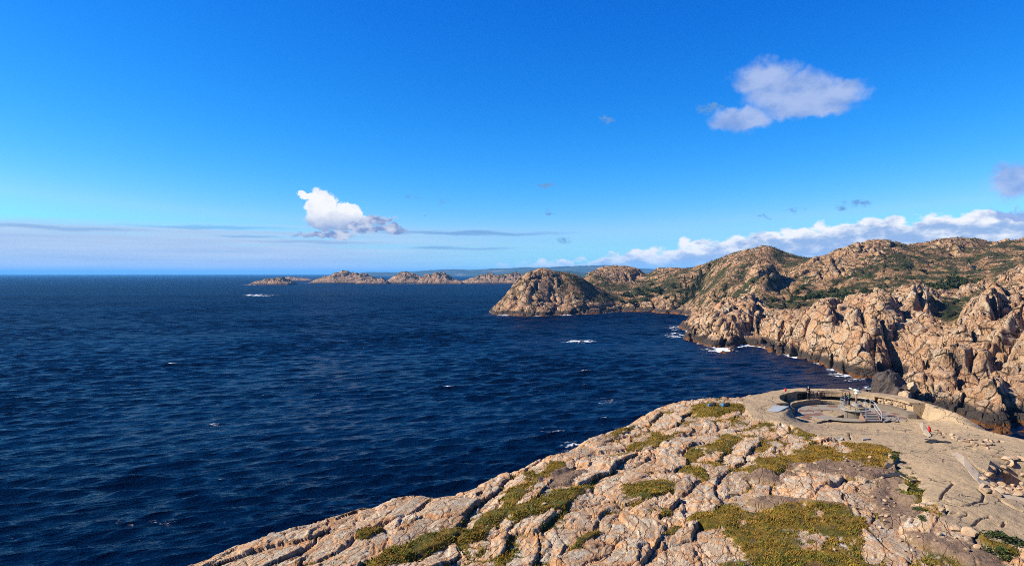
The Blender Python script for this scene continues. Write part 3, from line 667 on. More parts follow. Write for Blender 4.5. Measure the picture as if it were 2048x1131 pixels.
# ------------------------------------------------------------------ islands and far hills
def land_mass(name, label, px0, px1, Y, depth, prof, seed, mat, rough=.12, wl=0.0):
    """prof: (px, top row) pairs along the crest; the mass is `depth` metres deep"""
    nx = max(60, int((px1 - px0) * 1.1)); ny = 44
    pxs = np.linspace(px0, px1, nx); t = np.linspace(-1, 1, ny)
    P, T = np.meshgrid(pxs, t); Yg = Y + T * depth * .5; x = (P - 1024) / F * Y; 
    top = np.interp(P, [a for a, _ in prof], [H0 - (b - PY0) / F * Y for _, b in prof])
    s = np.sqrt(np.clip(1 - np.abs(T) ** 2.2, 0, 1)); sc = depth * .16
    n = fbm(x / sc, Yg / sc, 4, seed)
    f1, f2, kx, ky, _, _ = voronoi(x / (sc * .8), Yg / (sc * .8), seed + 3)
    z = (top + wl) * s * (1 - .25 * np.abs(T)) * (1 + rough * n * 1.1 + rough * (h2(kx, ky, seed) - .5) * .9 - rough * .7 * (1 - sm(f2 - f1, 0, .2))) - 6 * (1 - s)
    e = np.minimum((P - px0), (px1 - P)) / (px1 - px0); z = z * sm(e, 0, .06) - 4 * (1 - sm(e, 0, .05))
    veg = sm(n + .25 - np.abs(T) * .4, .05, .5) * sm(z, 10, 25)
    V = np.stack([x.ravel(), Yg.ravel(), z.ravel()], 1)
    o = obj_np(name, V, grid_faces(ny, nx), mat, None, {'veg': veg.ravel(), 'far': np.ones(x.size)})
    return tag(o, label, None, None, 'structure')
M_ISLE = M_COAST
land_mass('island', 'low bare skerry at the left end of the island chain', 500, 590, 3000, 150, [(500, 567), (520, 561), (545, 556), (565, 553.5), (580, 560), (590, 566)], 401, M_ISLE, .22)
land_mass('island', 'thin far skerry behind the low bare one', 560, 628, 4600, 150, [(560, 556), (580, 553), (600, 554.5), (615, 557), (628, 560)], 402, M_ISLE, .2)
land_mass('island', 'green-topped pointed island in the chain', 622, 768, 3550, 260, [(622, 565), (640, 556), (660, 550), (676, 542), (690, 541), (705, 545), (730, 548), (745, 553), (760, 560), (768, 565)], 403, M_ISLE, .14)
land_mass('island', 'low rock in front of the green-topped island', 712, 780, 3250, 120, [(712, 565), (725, 557), (738, 556), (750, 558), (765, 556), (780, 564)], 404, M_ISLE, .2)
land_mass('island', 'brown domed island right of the green-topped one', 772, 870, 3400, 240, [(772, 565), (785, 553), (800, 546), (812, 543), (830, 547), (845, 555), (870, 563)], 405, M_ISLE, .13)
land_mass('island', 'rocky twin-humped island in the middle of the chain', 835, 930, 3280, 220, [(835, 563), (850, 550), (865, 548), (880, 546), (895, 548), (905, 556), (930, 564)], 406, M_ISLE, .2)
land_mass('island', 'long low island running behind the near headland', 915, 1075, 3350, 240, [(915, 564), (940, 557), (960, 551), (980, 547), (1000, 549), (1030, 548), (1050, 550), (1075, 556)], 407, M_ISLE, .2)
def mat_far():
    m, n, b = material('far_wooded_hill', .95, .05)
    p = n.node('ShaderNodeNewGeometry').outputs['Position']
    n.put(b.inputs['Base Color'], n.ramp(n.noise(p, .0022, 6, .65), [(.35, (.020, .034, .014)), (.6, (.045, .055, .025)), (.75, (.14, .12, .09))]))
    return m
M_FAR = mat_far()
land_mass('far_hills', 'long blue ridge of hills on the horizon', 690, 1420, 15500, 3500, [(690, 547), (740, 544), (800, 543.5), (850, 541), (900, 538), (940, 539), (985, 537), (1030, 536), (1080, 534), (1130, 532.5), (1180, 530), (1215, 531), (1260, 534), (1300, 538), (1420, 541)], 411, M_FAR, .07, 0)
land_mass('far_hills', 'nearer low blue hills behind the headland', 990, 1300, 8200, 1500, [(990, 551), (1020, 546), (1060, 541), (1090, 543), (1130, 541), (1170, 546), (1220, 543), (1300, 546)], 412, M_FAR, .14, 0)

# ------------------------------------------------------------------ haze
def build_haze():
    m = bpy.data.materials.new('sea_air'); m.use_nodes = True; n = NT(m.node_tree)
    v = n.node('ShaderNodeVolumePrincipled'); v.inputs['Color'].default_value = (.13, .46, .95, 1); v.inputs['Density'].default_value = HAZE
    o = n.node('ShaderNodeOutputMaterial'); n.l.new(v.outputs[0], o.inputs['Volume'])
    x, y0, y1, z0, z1 = 56000, -3000, 75000, -25, 330
    V = [(a, b, c) for c in (z0, z1) for b in (y0, y1) for a in (-x, x)]
    Fq = [(0, 2, 3, 1), (4, 5, 7, 6), (0, 1, 5, 4), (2, 6, 7, 3), (0, 4, 6, 2), (1, 3, 7, 5)]
    h = obj_np('haze', V, Fq, m, None, None, False); tag(h, kind='stuff')
HAZE = 3.2e-5
build_haze()

# ------------------------------------------------------------------ small geometry kit
ORD = 'first second third fourth fifth sixth seventh eighth ninth tenth eleventh twelfth thirteenth fourteenth fifteenth sixteenth seventeenth eighteenth nineteenth twentieth twenty-first twenty-second'.split()
def number_off(objs):
    """each member of a row of look-alikes says which one it is, counted as one sees them from the platform side"""
    objs.sort(key=lambda o: o.location.x / o.location.y)
    for i, o in enumerate(objs): o['label'] = o['label'] + (', ' + ORD[i] + ' from the left' if i < len(ORD) else ', last on the right')
class MB:
    """collects simple solids into one mesh"""
    def __init__(s): s.v = []; s.f = []
    def add(s, V, Fc):
        o = len(s.v); s.v += [tuple(p) for p in V]; s.f += [tuple(i + o for i in f) for f in Fc]; return s
    def box(s, c, d, rz=0.0, tilt=(0, 0)):
        cz_, sz_ = math.cos(rz), math.sin(rz); V = []
        for k in (-.5, .5):
            for j in (-.5, .5):
                for i in (-.5, .5):
                    x, y, z = i * d[0], j * d[1], k * d[2]
                    V.append((c[0] + x * cz_ - y * sz_, c[1] + x * sz_ + y * cz_, c[2] + z + x * tilt[0] + y * tilt[1]))
        return s.add(V, [(0, 2, 3, 1), (4, 5, 7, 6), (0, 1, 5, 4), (2, 6, 7, 3), (0, 4, 6, 2), (1, 3, 7, 5)])
    def tube(s, pts, r, n=8, closed=False):
        pts = [Vector(p) for p in pts]; rr = r if isinstance(r, (list, tuple)) else [r] * len(pts); V = []; Fc = []
        for i, p in enumerate(pts):
            d = (pts[min(i + 1, len(pts) - 1)] - pts[max(i - 1, 0)]).normalized()
            a = d.orthogonal().normalized() if abs(d.z) > .9 else d.cross(Vector((0, 0, 1))).normalized(); b = d.cross(a)
            for k in range(n):
                t = 6.28318 * k / n; V.append(p + (a * math.cos(t) + b * math.sin(t)) * rr[i])
        for i in range(len(pts) - 1):
            for k in range(n): Fc.append((i * n + k, i * n + (k + 1) % n, (i + 1) * n + (k + 1) % n, (i + 1) * n + k))
        Fc.append(tuple(range(n))[::-1]); Fc.append(tuple((len(pts) - 1) * n + k for k in range(n)))
        return s.add(V, Fc)
    def arc(s, c, r0, r1, z0, z1, a0, a1, n=24, top=None):
        """a ring sector standing between two heights; top(angle, radius) may shift the upper face"""
        V = []; Fc = []
        for i in range(n + 1):
            a = R(a0 + (a1 - a0) * i / n); ca, sa = math.cos(a), math.sin(a)
            for r, z in ((r0, z0), (r1, z0), (r1, z1), (r0, z1)):
                V.append((c[0] + r * ca, c[1] + r * sa, z + (top(a, r) if top and z == z1 else 0)))
        for i in range(n):
            b = i * 4
            for k in range(4): Fc.append((b + k, b + (k + 1) % 4, b + 4 + (k + 1) % 4, b + 4 + k))
        Fc.append((3, 2, 1, 0)); Fc.append((n * 4, n * 4 + 1, n * 4 + 2, n * 4 + 3))
        return s.add(V, Fc)
    def mesh(s, name, mat, smooth=False, bev=0.0):
        me = bpy.data.meshes.new(name); me.from_pydata(s.v, [], s.f); me.update()
        if smooth:
            for p in me.polygons: p.use_smooth = True
        if mat: me.materials.append(mat)
        return me
    def build(s, name, mat, parent=None, smooth=False, bev=0.0, loc=None):
        o = link(bpy.data.objects.new(name, s.mesh(name, mat, smooth)), parent)
        if loc: o.location = loc
        if bev: m = o.modifiers.new('edge', 'BEVEL'); m.width = bev; m.segments = 2; m.limit_method = 'ANGLE'
        return o
def empty(name, loc, label, cat, group=None, rz=0.0):
    o = bpy.data.objects.new(name, None); o.location = loc; o.rotation_euler = (0, 0, rz); o.empty_display_size = .2
    link(o); return tag(o, label, cat, group)
def ico(sub=2):
    t = (1 + 5 ** .5) / 2
    V = [(-1, t, 0), (1, t, 0), (-1, -t, 0), (1, -t, 0), (0, -1, t), (0, 1, t), (0, -1, -t), (0, 1, -t), (t, 0, -1), (t, 0, 1), (-t, 0, -1), (-t, 0, 1)]
    Fc = [(0, 11, 5), (0, 5, 1), (0, 1, 7), (0, 7, 10), (0, 10, 11), (1, 5, 9), (5, 11, 4), (11, 10, 2), (10, 7, 6), (7, 1, 8), (3, 9, 4), (3, 4, 2), (3, 2, 6), (3, 6, 8), (3, 8, 9), (4, 9, 5), (2, 4, 11), (6, 2, 10), (8, 6, 7), (9, 8, 1)]
    V = [Vector(v).normalized() for v in V]
    for _ in range(sub):
        c = {}; nf = []
        def mid(a, b):
            k = (min(a, b), max(a, b))
            if k not in c: V.append(((V[a] + V[b]) * .5).normalized()); c[k] = len(V) - 1
            return c[k]
        for a, b, d in Fc:
            x, y, z = mid(a, b), mid(b, d), mid(d, a); nf += [(a, x, z), (b, y, x), (d, z, y), (x, y, z)]
        Fc = nf
    return np.array([tuple(v) for v in V]), np.array(Fc)
ICO1, ICO2, ICO3 = ico(1), ico(2), ico(4)
def stone_mesh(name, seed, mat, ic=None, flatness=.7, facets=9, rough=.06):
    """an angular broken stone: a ball cut by random planes"""
    V, Fc = ic or ICO2; r = np.random.default_rng(seed); P = V.copy()
    for _ in range(facets):
        n = r.normal(size=3); n /= np.linalg.norm(n); h = r.uniform(.45, .85)
        d = P @ n - h; P = P - np.clip(d, 0, None)[:, None] * n[None]
    P = P * (1 + rough * fbm(P[:, 0] * 2.3 + seed, P[:, 1] * 2.3 + P[:, 2] * 1.7, 3, seed)[:, None])
    P[:, 2] *= flatness
    return mesh_np(name, P, Fc, mat, None, False)

def mat_stone():
    m, n, b = material('loose_granite', .9, .15)
    g = n.node('ShaderNodeNewGeometry').outputs['Position']; o = n.node('ShaderNodeObjectInfo')
    col, a, bb, cc = rock_colours(n, n.vmath('ADD', g, n.vmath('MULTIPLY', o.outputs['Location'], (3.1, 1.7, 2.3))), .25)
    col = n.mix(1.0, col, n.ramp(o.outputs['Random'], [(0, (.45, .41, .38)), (.5, (.75, .68, .62)), (1, (1.05, .92, .78))]), 'MULTIPLY')
    n.put(b.inputs['Base Color'], col); bump(n, b, n.noise(g, 9, 6, .7), .8, .05); return m
M_STONE = mat_stone()
def mat_wetrock():
    m, n, b = material('dark_tidal_rock', .7, .3)
    g = n.node('ShaderNodeNewGeometry').outputs['Position']
    n.put(b.inputs['Base Color'], n.ramp(n.noise(g, .9, 6, .7), [(.3, (.016, .012, .010)), (.5, (.045, .032, .024)), (.7, (.10, .065, .042))]))
    bump(n, b, n.noise(g, .8, 8, .7), 1.0, .5); return m
M_WET = mat_wetrock()
M_GALV = simple('galvanised_steel', (.25, .29, .31), .45, .15, 5, .3)
M_GREEN = simple('green_painted_steel', (.06, .16, .13), .5, .2, 6)
M_CREAM = simple('pale_green_enamel', (.55, .58, .46), .45, .12, 8)
M_RUSTY = simple('brown_weathered_steel', (.17, .10, .065), .7, .35, 7)
M_DARKC = simple('shade_dark_concrete', (.11, .085, .06), .95, .3, 1.2)  # concrete copy with the shade of recess and pier put into its colour
M_GREYC = simple('grey_cement', (.225, .195, .16), .9, .15, 2.0)
M_STRIP = simple('pale_cement', (.30, .23, .15), .92, .18, 2.0)
M_TILEG = simple('pale_grey_paving', (.185, .155, .115), .85, .18, 2.5)
M_TILER = simple('red_brown_paving', (.13, .062, .038), .85, .25, 2.5)
M_PLATE = simple('weathered_zinc_sheet', (.23, .25, .25), .7, .2, 1.5, .0)
M_RED = simple('red_cloth', (.50, .015, .012), .8, .2, 9)
M_NAVY = simple('navy_cloth', (.012, .022, .055), .85, .3, 9)
M_BLUE = simple('blue_cloth', (.02, .10, .20), .8, .3, 9)
M_JADE = simple('green_cloth', (.015, .11, .055), .85, .3, 9)
M_TEAL = simple('teal_cloth', (.04, .20, .17), .85, .3, 9)
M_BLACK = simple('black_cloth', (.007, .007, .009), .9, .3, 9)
M_SKIN = simple('skin', (.40, .22, .15), .6, .1, 9)
M_HAIR = simple('brown_hair', (.07, .025, .012), .7, .3, 20)
M_SHOE = simple('dark_shoe', (.02, .018, .016), .7, .2, 9)

# ------------------------------------------------------------------ gun pit
CX, CY = PIT_C; FZ = 30.42
def wob(seed, amp):
    return lambda a, r: amp * math.sin(a * 9 + seed + r) * .6 + amp * math.sin(a * 23 + seed * 2 + r * 3) * .4
def build_pit():
    t = empty('gun_pit', (CX, CY, FZ), 'round sunken concrete gun pit with a roofed back wall above the bay', 'gun pit')
    def P(mb, name, mat, **k):
        o = mb.build(name, mat, None, **k); o.parent = t; o.matrix_parent_inverse = t.matrix_basis.inverted(); return o
    t.matrix_basis = t.matrix_basis
    P(MB().arc((CX, CY), 0.01, 8.7, 30.0, FZ - .03, -40, 220, 60), 'floor', M_CONC)
    P(MB().arc((CX, CY), 8.1, 9.5, 30.0, 31.76, 112, 191, 30), 'back_wall', M_CONC)
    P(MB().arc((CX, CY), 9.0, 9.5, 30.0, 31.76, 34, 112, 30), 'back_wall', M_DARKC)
    P(MB().arc((CX, CY), 7.95, 9.5, 30.0, 31.76, -10, 34, 20), 'back_wall', M_CONC)
    P(MB().arc((CX, CY), 7.75, 9.0, 30.0, 31.76, 112, 127, 6), 'pillar', M_CONC)
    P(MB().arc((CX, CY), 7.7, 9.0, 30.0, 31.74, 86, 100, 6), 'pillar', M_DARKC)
    P(MB().arc((CX, CY), 7.62, 8.4, 31.30, 31.88, 36, 86, 24), 'lintel', M_CONC)
    P(MB().arc((CX, CY), 7.6, 9.7, 31.79, 32.03, -8, 189, 70, wob(1, .06)), 'roof_slab', M_CONC)
    P(MB().arc((CX, CY), 6.2, 6.75, 30.0, 31.05, 92, 180, 34, wob(4, .04)), 'bench_wall', M_CONC)
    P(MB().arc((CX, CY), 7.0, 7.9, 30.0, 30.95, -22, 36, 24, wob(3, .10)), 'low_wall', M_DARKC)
    P(MB().arc((CX, CY), 6.6, 7.5, 30.0, 30.85, 36, 92, 24, wob(6, .03)), 'low_wall', M_CONC)
    # rubble masonry: every stone its own
    ms = [stone_mesh('masonry_stone', 500 + i, M_STONE, ICO1, 1.0, 8, .03) for i in range(8)]
    k = 0
    for a0, a1, z0, z1, r in ((3, 33, 30.95, 31.72, 7.9), (87, 99, 30.75, 31.72, 7.68), (100, 111, 30.75, 31.72, 8.95)):
        z = z0
        while z < z1:
            a = a0 + random.uniform(0, 2)
            hh = random.uniform(.22, .34)
            while a < a1:
                wd = random.uniform(.30, .62)
                if not (17 < a < 21 and z < 31.5):
                    o = link(bpy.data.objects.new('masonry_stone', ms[k % 8])); k += 1
                    ra = R(a); o.location = (CX + r * math.cos(ra), CY + r * math.sin(ra), z + hh * .5 - .05)
                    o.rotation_euler = (random.uniform(-.3, .3), random.uniform(-.3, .3), ra + random.uniform(-.3, .3)); o.scale = (.20, wd * .60, hh * .66)
                    o.parent = t; o.matrix_parent_inverse = t.matrix_basis.inverted()
                a += math.degrees(wd / r)
            z += hh * .86
    # paving in rings, pale grey with red-brown pieces
    rings = [2.7, 3.55, 4.4, 5.2, 6.0, 6.8]
    for i in range(len(rings) - 1):
        r0, r1 = rings[i], rings[i + 1]; n = int(6.283 * (r0 + r1) / 2 / 1.25); st = 360 / n
        for j in range(n):
            a0 = j * st + i * 7; am = (a0 + st / 2) % 360
            if 88 < am < 184 and r1 > 6.0: continue
            if 205 < am < 322 and r1 > 5.9: continue
            if 228 < am < 300 and r1 > 5.1: continue
            red = (j * 2 + i * 3) % 7 in (0, 3)
            P(MB().arc((CX, CY), r0 + .02, r1 - .02, FZ - .06, FZ + .012 + random.uniform(0, .012), a0 + .25, a0 + st - .25, 4), 'paving_tile', M_TILER if red else M_TILEG)
build_pit()

def ground_tri(px, py): return ray_fg(px, py)
def slab_from_px(name, pts, thick, mat, lift=.03, parent=None, wobble=0.0, label=None, cat=None, kind=None, level=None):
    """a plate laid on the ground: outline given as photo pixels, its own thickness"""
    W = []
    for px, py in pts:
        if level: x, y = flat(px, py, level); z = level
        else: x, y, z = ray_fg(px, py); z = fg_height(x, y)
        W.append((x, y, z))
    n = len(W); V = [(x, y, z + lift + random.uniform(-wobble, wobble)) for x, y, z in W]; V += [(x, y, z - thick + lift) for x, y, z in W]
    c = np.mean(np.array(W), 0)
    Fc = [tuple(range(n)), tuple(range(n, 2 * n))[::-1]] + [(i, n + i, n + (i + 1) % n, (i + 1) % n) for i in range(n)]
    A = sum(V[i][0] * V[(i + 1) % n][1] - V[(i + 1) % n][0] * V[i][1] for i in range(n))
    if A < 0: Fc = [f[::-1] for f in Fc]
    m = MB(); m.add(V, Fc); o = m.build(name, mat, parent)
    if label: tag(o, label, cat, None, kind)
    return o
slab_from_px('zinc_sheet', [(1546, 811), (1578, 812), (1556, 823), (1523, 823)], .40, M_PLATE, .02, level=32.22, label='flat grey metal sheet lying on the concrete left of the pit', cat='metal sheet')
slab_from_px('zinc_sheet', [(1566, 778.5), (1603, 777.5), (1602, 781), (1568, 782)], .10, M_PLATE, .14, label='narrow pale metal strip on the far left rim of the pit', cat='metal sheet')
slab_from_px('footing_block', [(1671, 879), (1684, 878), (1686, 882), (1672, 883)], .22, M_GREYC, .14, label='small pale concrete footing in the upper grass, the left one of two', cat='footing')
slab_from_px('footing_block', [(1724, 879), (1737, 878), (1739, 882), (1726, 883)], .22, M_GREYC, .14, label='small pale concrete footing in the upper grass, the right one of two', cat='footing')
slab_from_px('concrete_fragment', [(1797, 985), (1806, 984), (1818, 993), (1814, 998), (1803, 994)], .25, M_CONC, .20, wobble=.03, label='small flat concrete fragment lying in the green grass strip', cat='concrete fragment')
slab_from_px('concrete_fragment', [(1797, 957), (1812, 952), (1826, 957), (1836, 965), (1820, 972), (1800, 966)], .3, M_CONC, .12, wobble=.03, label='broken flat concrete piece at the top of the green grass strip', cat='concrete fragment')
slab_from_px('concrete_fragment', [(1936, 918), (1958, 913), (1980, 928), (1992, 945), (1992, 953), (1975, 951), (1955, 938)], .40, M_CONC, .16, wobble=.04, label='thick cracked concrete slab at the edge of the rubble hollow', cat='concrete fragment')
# pale cement kerb that edges the broken hollow
kerb = [(1842, 849, 6), (1850, 862, 7), (1860, 876, 5)], [(1908, 908, 8), (1922, 917, 10), (1936, 932, 11), (1950, 950, 12), (1962, 965, 12), (1978, 980, 12), (1998, 990, 10), (2024, 998, 8), (2056, 1005, 7)]
for kk, lab in zip(kerb, ('short pale cement strip beside the red duffel bag', 'long curved pale cement strip around the rubble hollow')):
    up = []; lo = []
    for px, py, w in kk: up.append((px + w * .6, py - w * .22)); lo.append((px - w * .6, py + w * .22))
    m = MB(); V = []
    for (a, b), (c, d) in zip(up, lo):
        for px, py in ((a, b), (c, d)):
            x, y, z = ray_fg(px, py); V.append((x, y, fg_height(x, y) + .05))
    n = len(kk); V2 = V + [(x, y, z - .3) for x, y, z in V]; o_ = 2 * n; Fc = []
    for i in range(n - 1):
        a, b, c, d = 2 * i, 2 * i + 1, 2 * i + 3, 2 * i + 2
        Fc += [(a, b, c, d), (a + o_, d + o_, c + o_, b + o_), (b, b + o_, c + o_, c), (a, d, d + o_, a + o_)]
    m.add(V2, Fc); tag(m.build('cement_strip', M_STRIP), lab, 'cement strip')
# roof slab over the dark hollow on the far right
slab_from_px('concrete_roof', [(1984, 917), (2000, 908), (2040, 903), (2090, 905), (2090, 930), (2050, 925), (2020, 921)], .45, M_CONC, .22, wobble=.05, label='jagged concrete roof edge above the dark hollow at far right', cat='concrete roof')

# ------------------------------------------------------------------ viewing platform with its telescope
VX, VY, VZ = (1711 - 1024) / F * 84.0, 84.0, FZ
def build_platform():
    t = empty('viewing_platform', (VX, VY, VZ), 'round viewing platform with grey steel railing and steps in the gun pit', 'viewing platform')
    D = 1.0
    MB().arc((0, 0), 0.01, 1.66, D - .12, D, 0, 360, 40).build('deck', M_GREYC, t)
    MB().arc((0, 0), 0.01, 1.30, -.1, D - .12, 0, 360, 32).build('plinth', M_DARKC, t)
    MB().arc((0, 0), .55, 1.15, D, D + .26, 20, 340, 32).build('upper_step', M_CONC, t)
    MB().arc((.15, 0), 0.01, .58, D, D + .62, 0, 360, 28).build('pedestal', M_GREYC, t)
    # four steps come down towards the camera
    for i in range(4):
        MB().box((.75, -1.55 - .32 * i, (D - .22 * (i + 1)) / 2 - .04), (1.75, .36, D - .22 * (i + 1) + .08), 0).build('step', M_GREYC, t, bev=.015)
    for sx in (-.18, 1.68):
        MB().add([(sx - .03, -1.3, 0), (sx - .03, -2.75, 0), (sx - .03, -2.75, .15), (sx - .03, -1.3, D), (sx + .03, -1.3, 0), (sx + .03, -2.75, 0), (sx + .03, -2.75, .15), (sx + .03, -1.3, D)],
                 [(0, 1, 2, 3), (7, 6, 5, 4), (0, 4, 5, 1), (1, 5, 6, 2), (2, 6, 7, 3), (3, 7, 4, 0)]).build('stringer', M_RUSTY, t)
    rr = 1.62; H = 1.15
    posts = [-158, -205, -262, 96, 55, 15, -22]
    posts = [198, 150, 105, 62, 22, -20]
    for a in posts:
        x, y = rr * math.cos(R(a)), rr * math.sin(R(a))
        MB().tube([(x, y, .0), (x, y, D + H)], .035, 8).build('post', M_GALV, t)
    for zz, rad in ((D + H, .032), (D + .68, .02), (D + .40, .02)):
        MB().tube([(rr * math.cos(R(a)), rr * math.sin(R(a)), zz) for a in range(198, -21, -6)], rad, 6).build('rail', M_GALV, t)
    for sx, y1, zt in ((-.05, -2.62, 2.05), (1.62, -1.35, 2.05), (1.75, -2.72, 1.0)):
        MB().tube([(sx, y1, 0), (sx, y1, zt)], .045, 8).build('post', M_GALV, t)
    MB().tube([(1.56, -.55, D + H), (1.66, -1.35, 2.0), (1.75, -2.72, .98)], .03, 6).build('handrail', M_GALV, t)
    MB().tube([(1.60, -1.35, 1.45), (1.75, -2.72, .5)], .022, 6).build('handrail', M_GALV, t)
    MB().tube([(-1.54, -.5, D + H), (-.9, -1.7, 2.08), (-.05, -2.62, 1.6)], .0001, 3) 
    MB().tube([(-.75, -1.5, .2), (-.75, -1.5, 1.35), (-.30, -2.1, 1.1)], .03, 6).build('handrail', M_GREEN, t)
build_platform()
def build_scope():
    z0 = VZ + 1.62
    t = empty('telescope', (VX + .10, VY, z0), 'pale coin telescope on a tall column above the round platform', 'telescope')
    MB().tube([(0, 0, 0), (0, 0, .06)], .26, 16).build('base_plate', M_GALV, t)
    MB().tube([(0, 0, .05), (0, 0, .55), (0, 0, 1.20)], [.12, .11, .105], 14).build('column', M_RUSTY, t, smooth=True)
    MB().tube([(0, 0, 1.16), (0, 0, 1.20), (0, 0, 1.30), (0, 0, 1.40)], [.20, .25, .24, .10], 16).build('hood', M_CREAM, t, smooth=True)
    MB().tube([(0, 0, 1.38), (0, 0, 1.52)], [.09, .12], 12).build('neck', M_CREAM, t, smooth=True)
    d = Vector((-1, .5, .36)).normalized()
    h = MB().tube([Vector((0, 0, 1.60)) - d * .36, Vector((0, 0, 1.60)) - d * .30, Vector((0, 0, 1.60)) + d * .22, Vector((0, 0, 1.60)) + d * .30], [.10, .16, .15, .11], 14).build('body', M_CREAM, t, smooth=True)
    MB().tube([Vector((0, 0, 1.60)) + d * .26, Vector((0, 0, 1.60)) + d * .85], [.085, .07], 12).build('barrel', M_CREAM, h, smooth=True)
    MB().tube([Vector((0, 0, 1.60)) - d * .34, Vector((0, 0, 1.60)) - d * .58], [.06, .05], 10).build('eyepiece', M_GALV, h, smooth=True)
build_scope()

# ------------------------------------------------------------------ people
def skin_mesh(name, verts, edges, mat, parent, root=0, sub=1):
    """verts: (x, y, z, radius)"""
    me = bpy.data.meshes.new(name); me.from_pydata([v[:3] for v in verts], edges, []); me.materials.append(mat)
    o = link(bpy.data.objects.new(name, me), parent)
    md = o.modifiers.new('skin', 'SKIN'); md.use_smooth_shade = True
    for i, v in enumerate(verts):
        r = v[3] if isinstance(v[3], tuple) else (v[3], v[3])
        me.skin_vertices[0].data[i].radius = r; me.skin_vertices[0].data[i].use_root = (i == root)
    sb = o.modifiers.new('smooth', 'SUBSURF'); sb.levels = sub; sb.render_levels = sub
    return o
def chain(vs, es, start, pts):
    p = start
    for q in pts: vs.append(q); es.append((p, len(vs) - 1)); p = len(vs) - 1
    return p
def person(loc, rz, label, top, legs, h=1.75, arms='down', hair=M_HAIR, long_hair=False):
    k = h / 1.75
    t = empty('person', loc, label, 'person', None, rz); t.scale = (k, k, k)
    sh = .19
    def arm(s):
        if arms == 'rail': return [(s * sh, 0, 1.43, .05), (s * (sh + .07), -.06, 1.17, .042), (s * (sh + .02), -.30, 1.13, .033), (s * (sh + .01), -.38, 1.14, .03)]
        if arms == 'wall': return [(s * sh, 0, 1.43, .05), (s * (sh + .06), -.10, 1.18, .042), (s * .10, -.28, 1.22, .033), (s * .05, -.33, 1.25, .03)]
        return [(s * sh, 0, 1.43, .05), (s * (sh + .06), .02, 1.14, .042), (s * (sh + .07), -.05, .90, .033), (s * (sh + .07), -.07, .82, .03)]
    vs = [(0, 0, .95, .13)]; es = []
    ch = chain(vs, es, 0, [(0, .01, 1.15, .125), (0, .01, 1.38, .135), (0, 0, 1.50, .055), (0, -.01, 1.57, .07), (0, -.015, 1.65, .10), (0, -.005, 1.71, .065)])
    for s in (-1, 1):
        w = chain(vs, es, 2, arm(s))
        hx, hy, hz, _ = vs[w]
        for i, (dx, L) in enumerate(((-.03, .065), (-.01, .08), (.01, .085), (.03, .07))): chain(vs, es, w, [(hx + dx, hy - .02, hz - L * .6, .009), (hx + dx, hy - .035, hz - L, .008)])
        chain(vs, es, w, [(hx - s * .035, hy - .03, hz - .02, .010), (hx - s * .04, hy - .05, hz - .045, .009)])
        chain(vs, es, 0, [(s * .095, 0, .86, .085), (s * .10, -.01, .48, .058), (s * .105, .02, .10, .04), (s * .11, -.03, .05, .04), (s * .115, -.15, .03, .032)])
    skin_mesh('body', vs, es, M_SKIN, t)
    for s in (-1, 1):      # face: eyes at half head height, nose, ears
        pass
    MB().tube([(-.032, -.112, 1.655), (-.032, -.118, 1.655)], .012, 8).build('eye', M_BLACK, t); MB().tube([(.032, -.112, 1.655), (.032, -.118, 1.655)], .012, 8).build('eye', M_BLACK, t)
    MB().tube([(0, -.105, 1.66), (0, -.135, 1.62), (0, -.11, 1.605)], [.010, .018, .012], 6).build('nose', M_SKIN, t, smooth=True)
    MB().tube([(-.025, -.108, 1.575), (0, -.116, 1.572), (.025, -.108, 1.575)], .007, 6).build('mouth', M_HAIR, t)
    vs = [(0, .01, 1.10, .155)]; es = []
    chain(vs, es, 0, [(0, .01, 1.28, .155), (0, .01, 1.42, .14), (0, 0, 1.49, .075)])
    chain(vs, es, 0, [(0, .01, .93, .16)])
    for s in (-1, 1):
        a = arm(s); chain(vs, es, 2, [(*a[0][:3], .065), (*a[1][:3], .056), (*a[2][:3], .046)])
    skin_mesh('jacket', vs, es, top, t)
    vs = [(0, 0, .97, .14)]; es = []
    for s in (-1, 1): chain(vs, es, 0, [(s * .095, 0, .86, .10), (s * .10, -.01, .48, .075), (s * .105, .02, .10, .06)])
    skin_mesh('trousers', vs, es, legs, t)
    for s in (-1, 1): MB().tube([(s * .108, .06, .055), (s * .108, .02, .06), (s * .112, -.10, .05), (s * .116, -.19, .04)], [.045, .058, .052, .03], 10).build('shoe', M_SHOE, t, smooth=True)
    V, Fc = ICO2; P = V * np.array([.108, .122, .125]) + np.array([0, .018, 1.675]); up = (V[:, 1] * .9 + V[:, 2] > -.25)
    keep = up[Fc].all(1); obj_np('hair', P, Fc[keep], hair, t, None, True)
    if long_hair: MB().tube([(0, .09, 1.66), (0, .12, 1.52), (0, .13, 1.36)], [.09, .10, .04], 10).build('ponytail', hair, t, smooth=True)
    return t
person((VX - .78, VY + 1.02, VZ + 1.0), R(160), 'person in navy jacket leaning at the platform railing, brown long hair', M_NAVY, M_NAVY, 1.72, 'rail', M_HAIR, True)
person((VX - .36, VY + .92, VZ + 1.26), R(185), 'person in green top standing just left of the telescope', M_JADE, M_NAVY, 1.62, 'rail', M_HAIR, True)
_a = R(106); person((CX + 6.48 * math.cos(_a), CY + 6.48 * math.sin(_a), 31.06), R(200), 'person dressed all in black standing on the low wall inside the pit', M_BLACK, M_BLACK, 1.86, 'wall', simple('black_hair', (.01, .008, .007), .7), False)

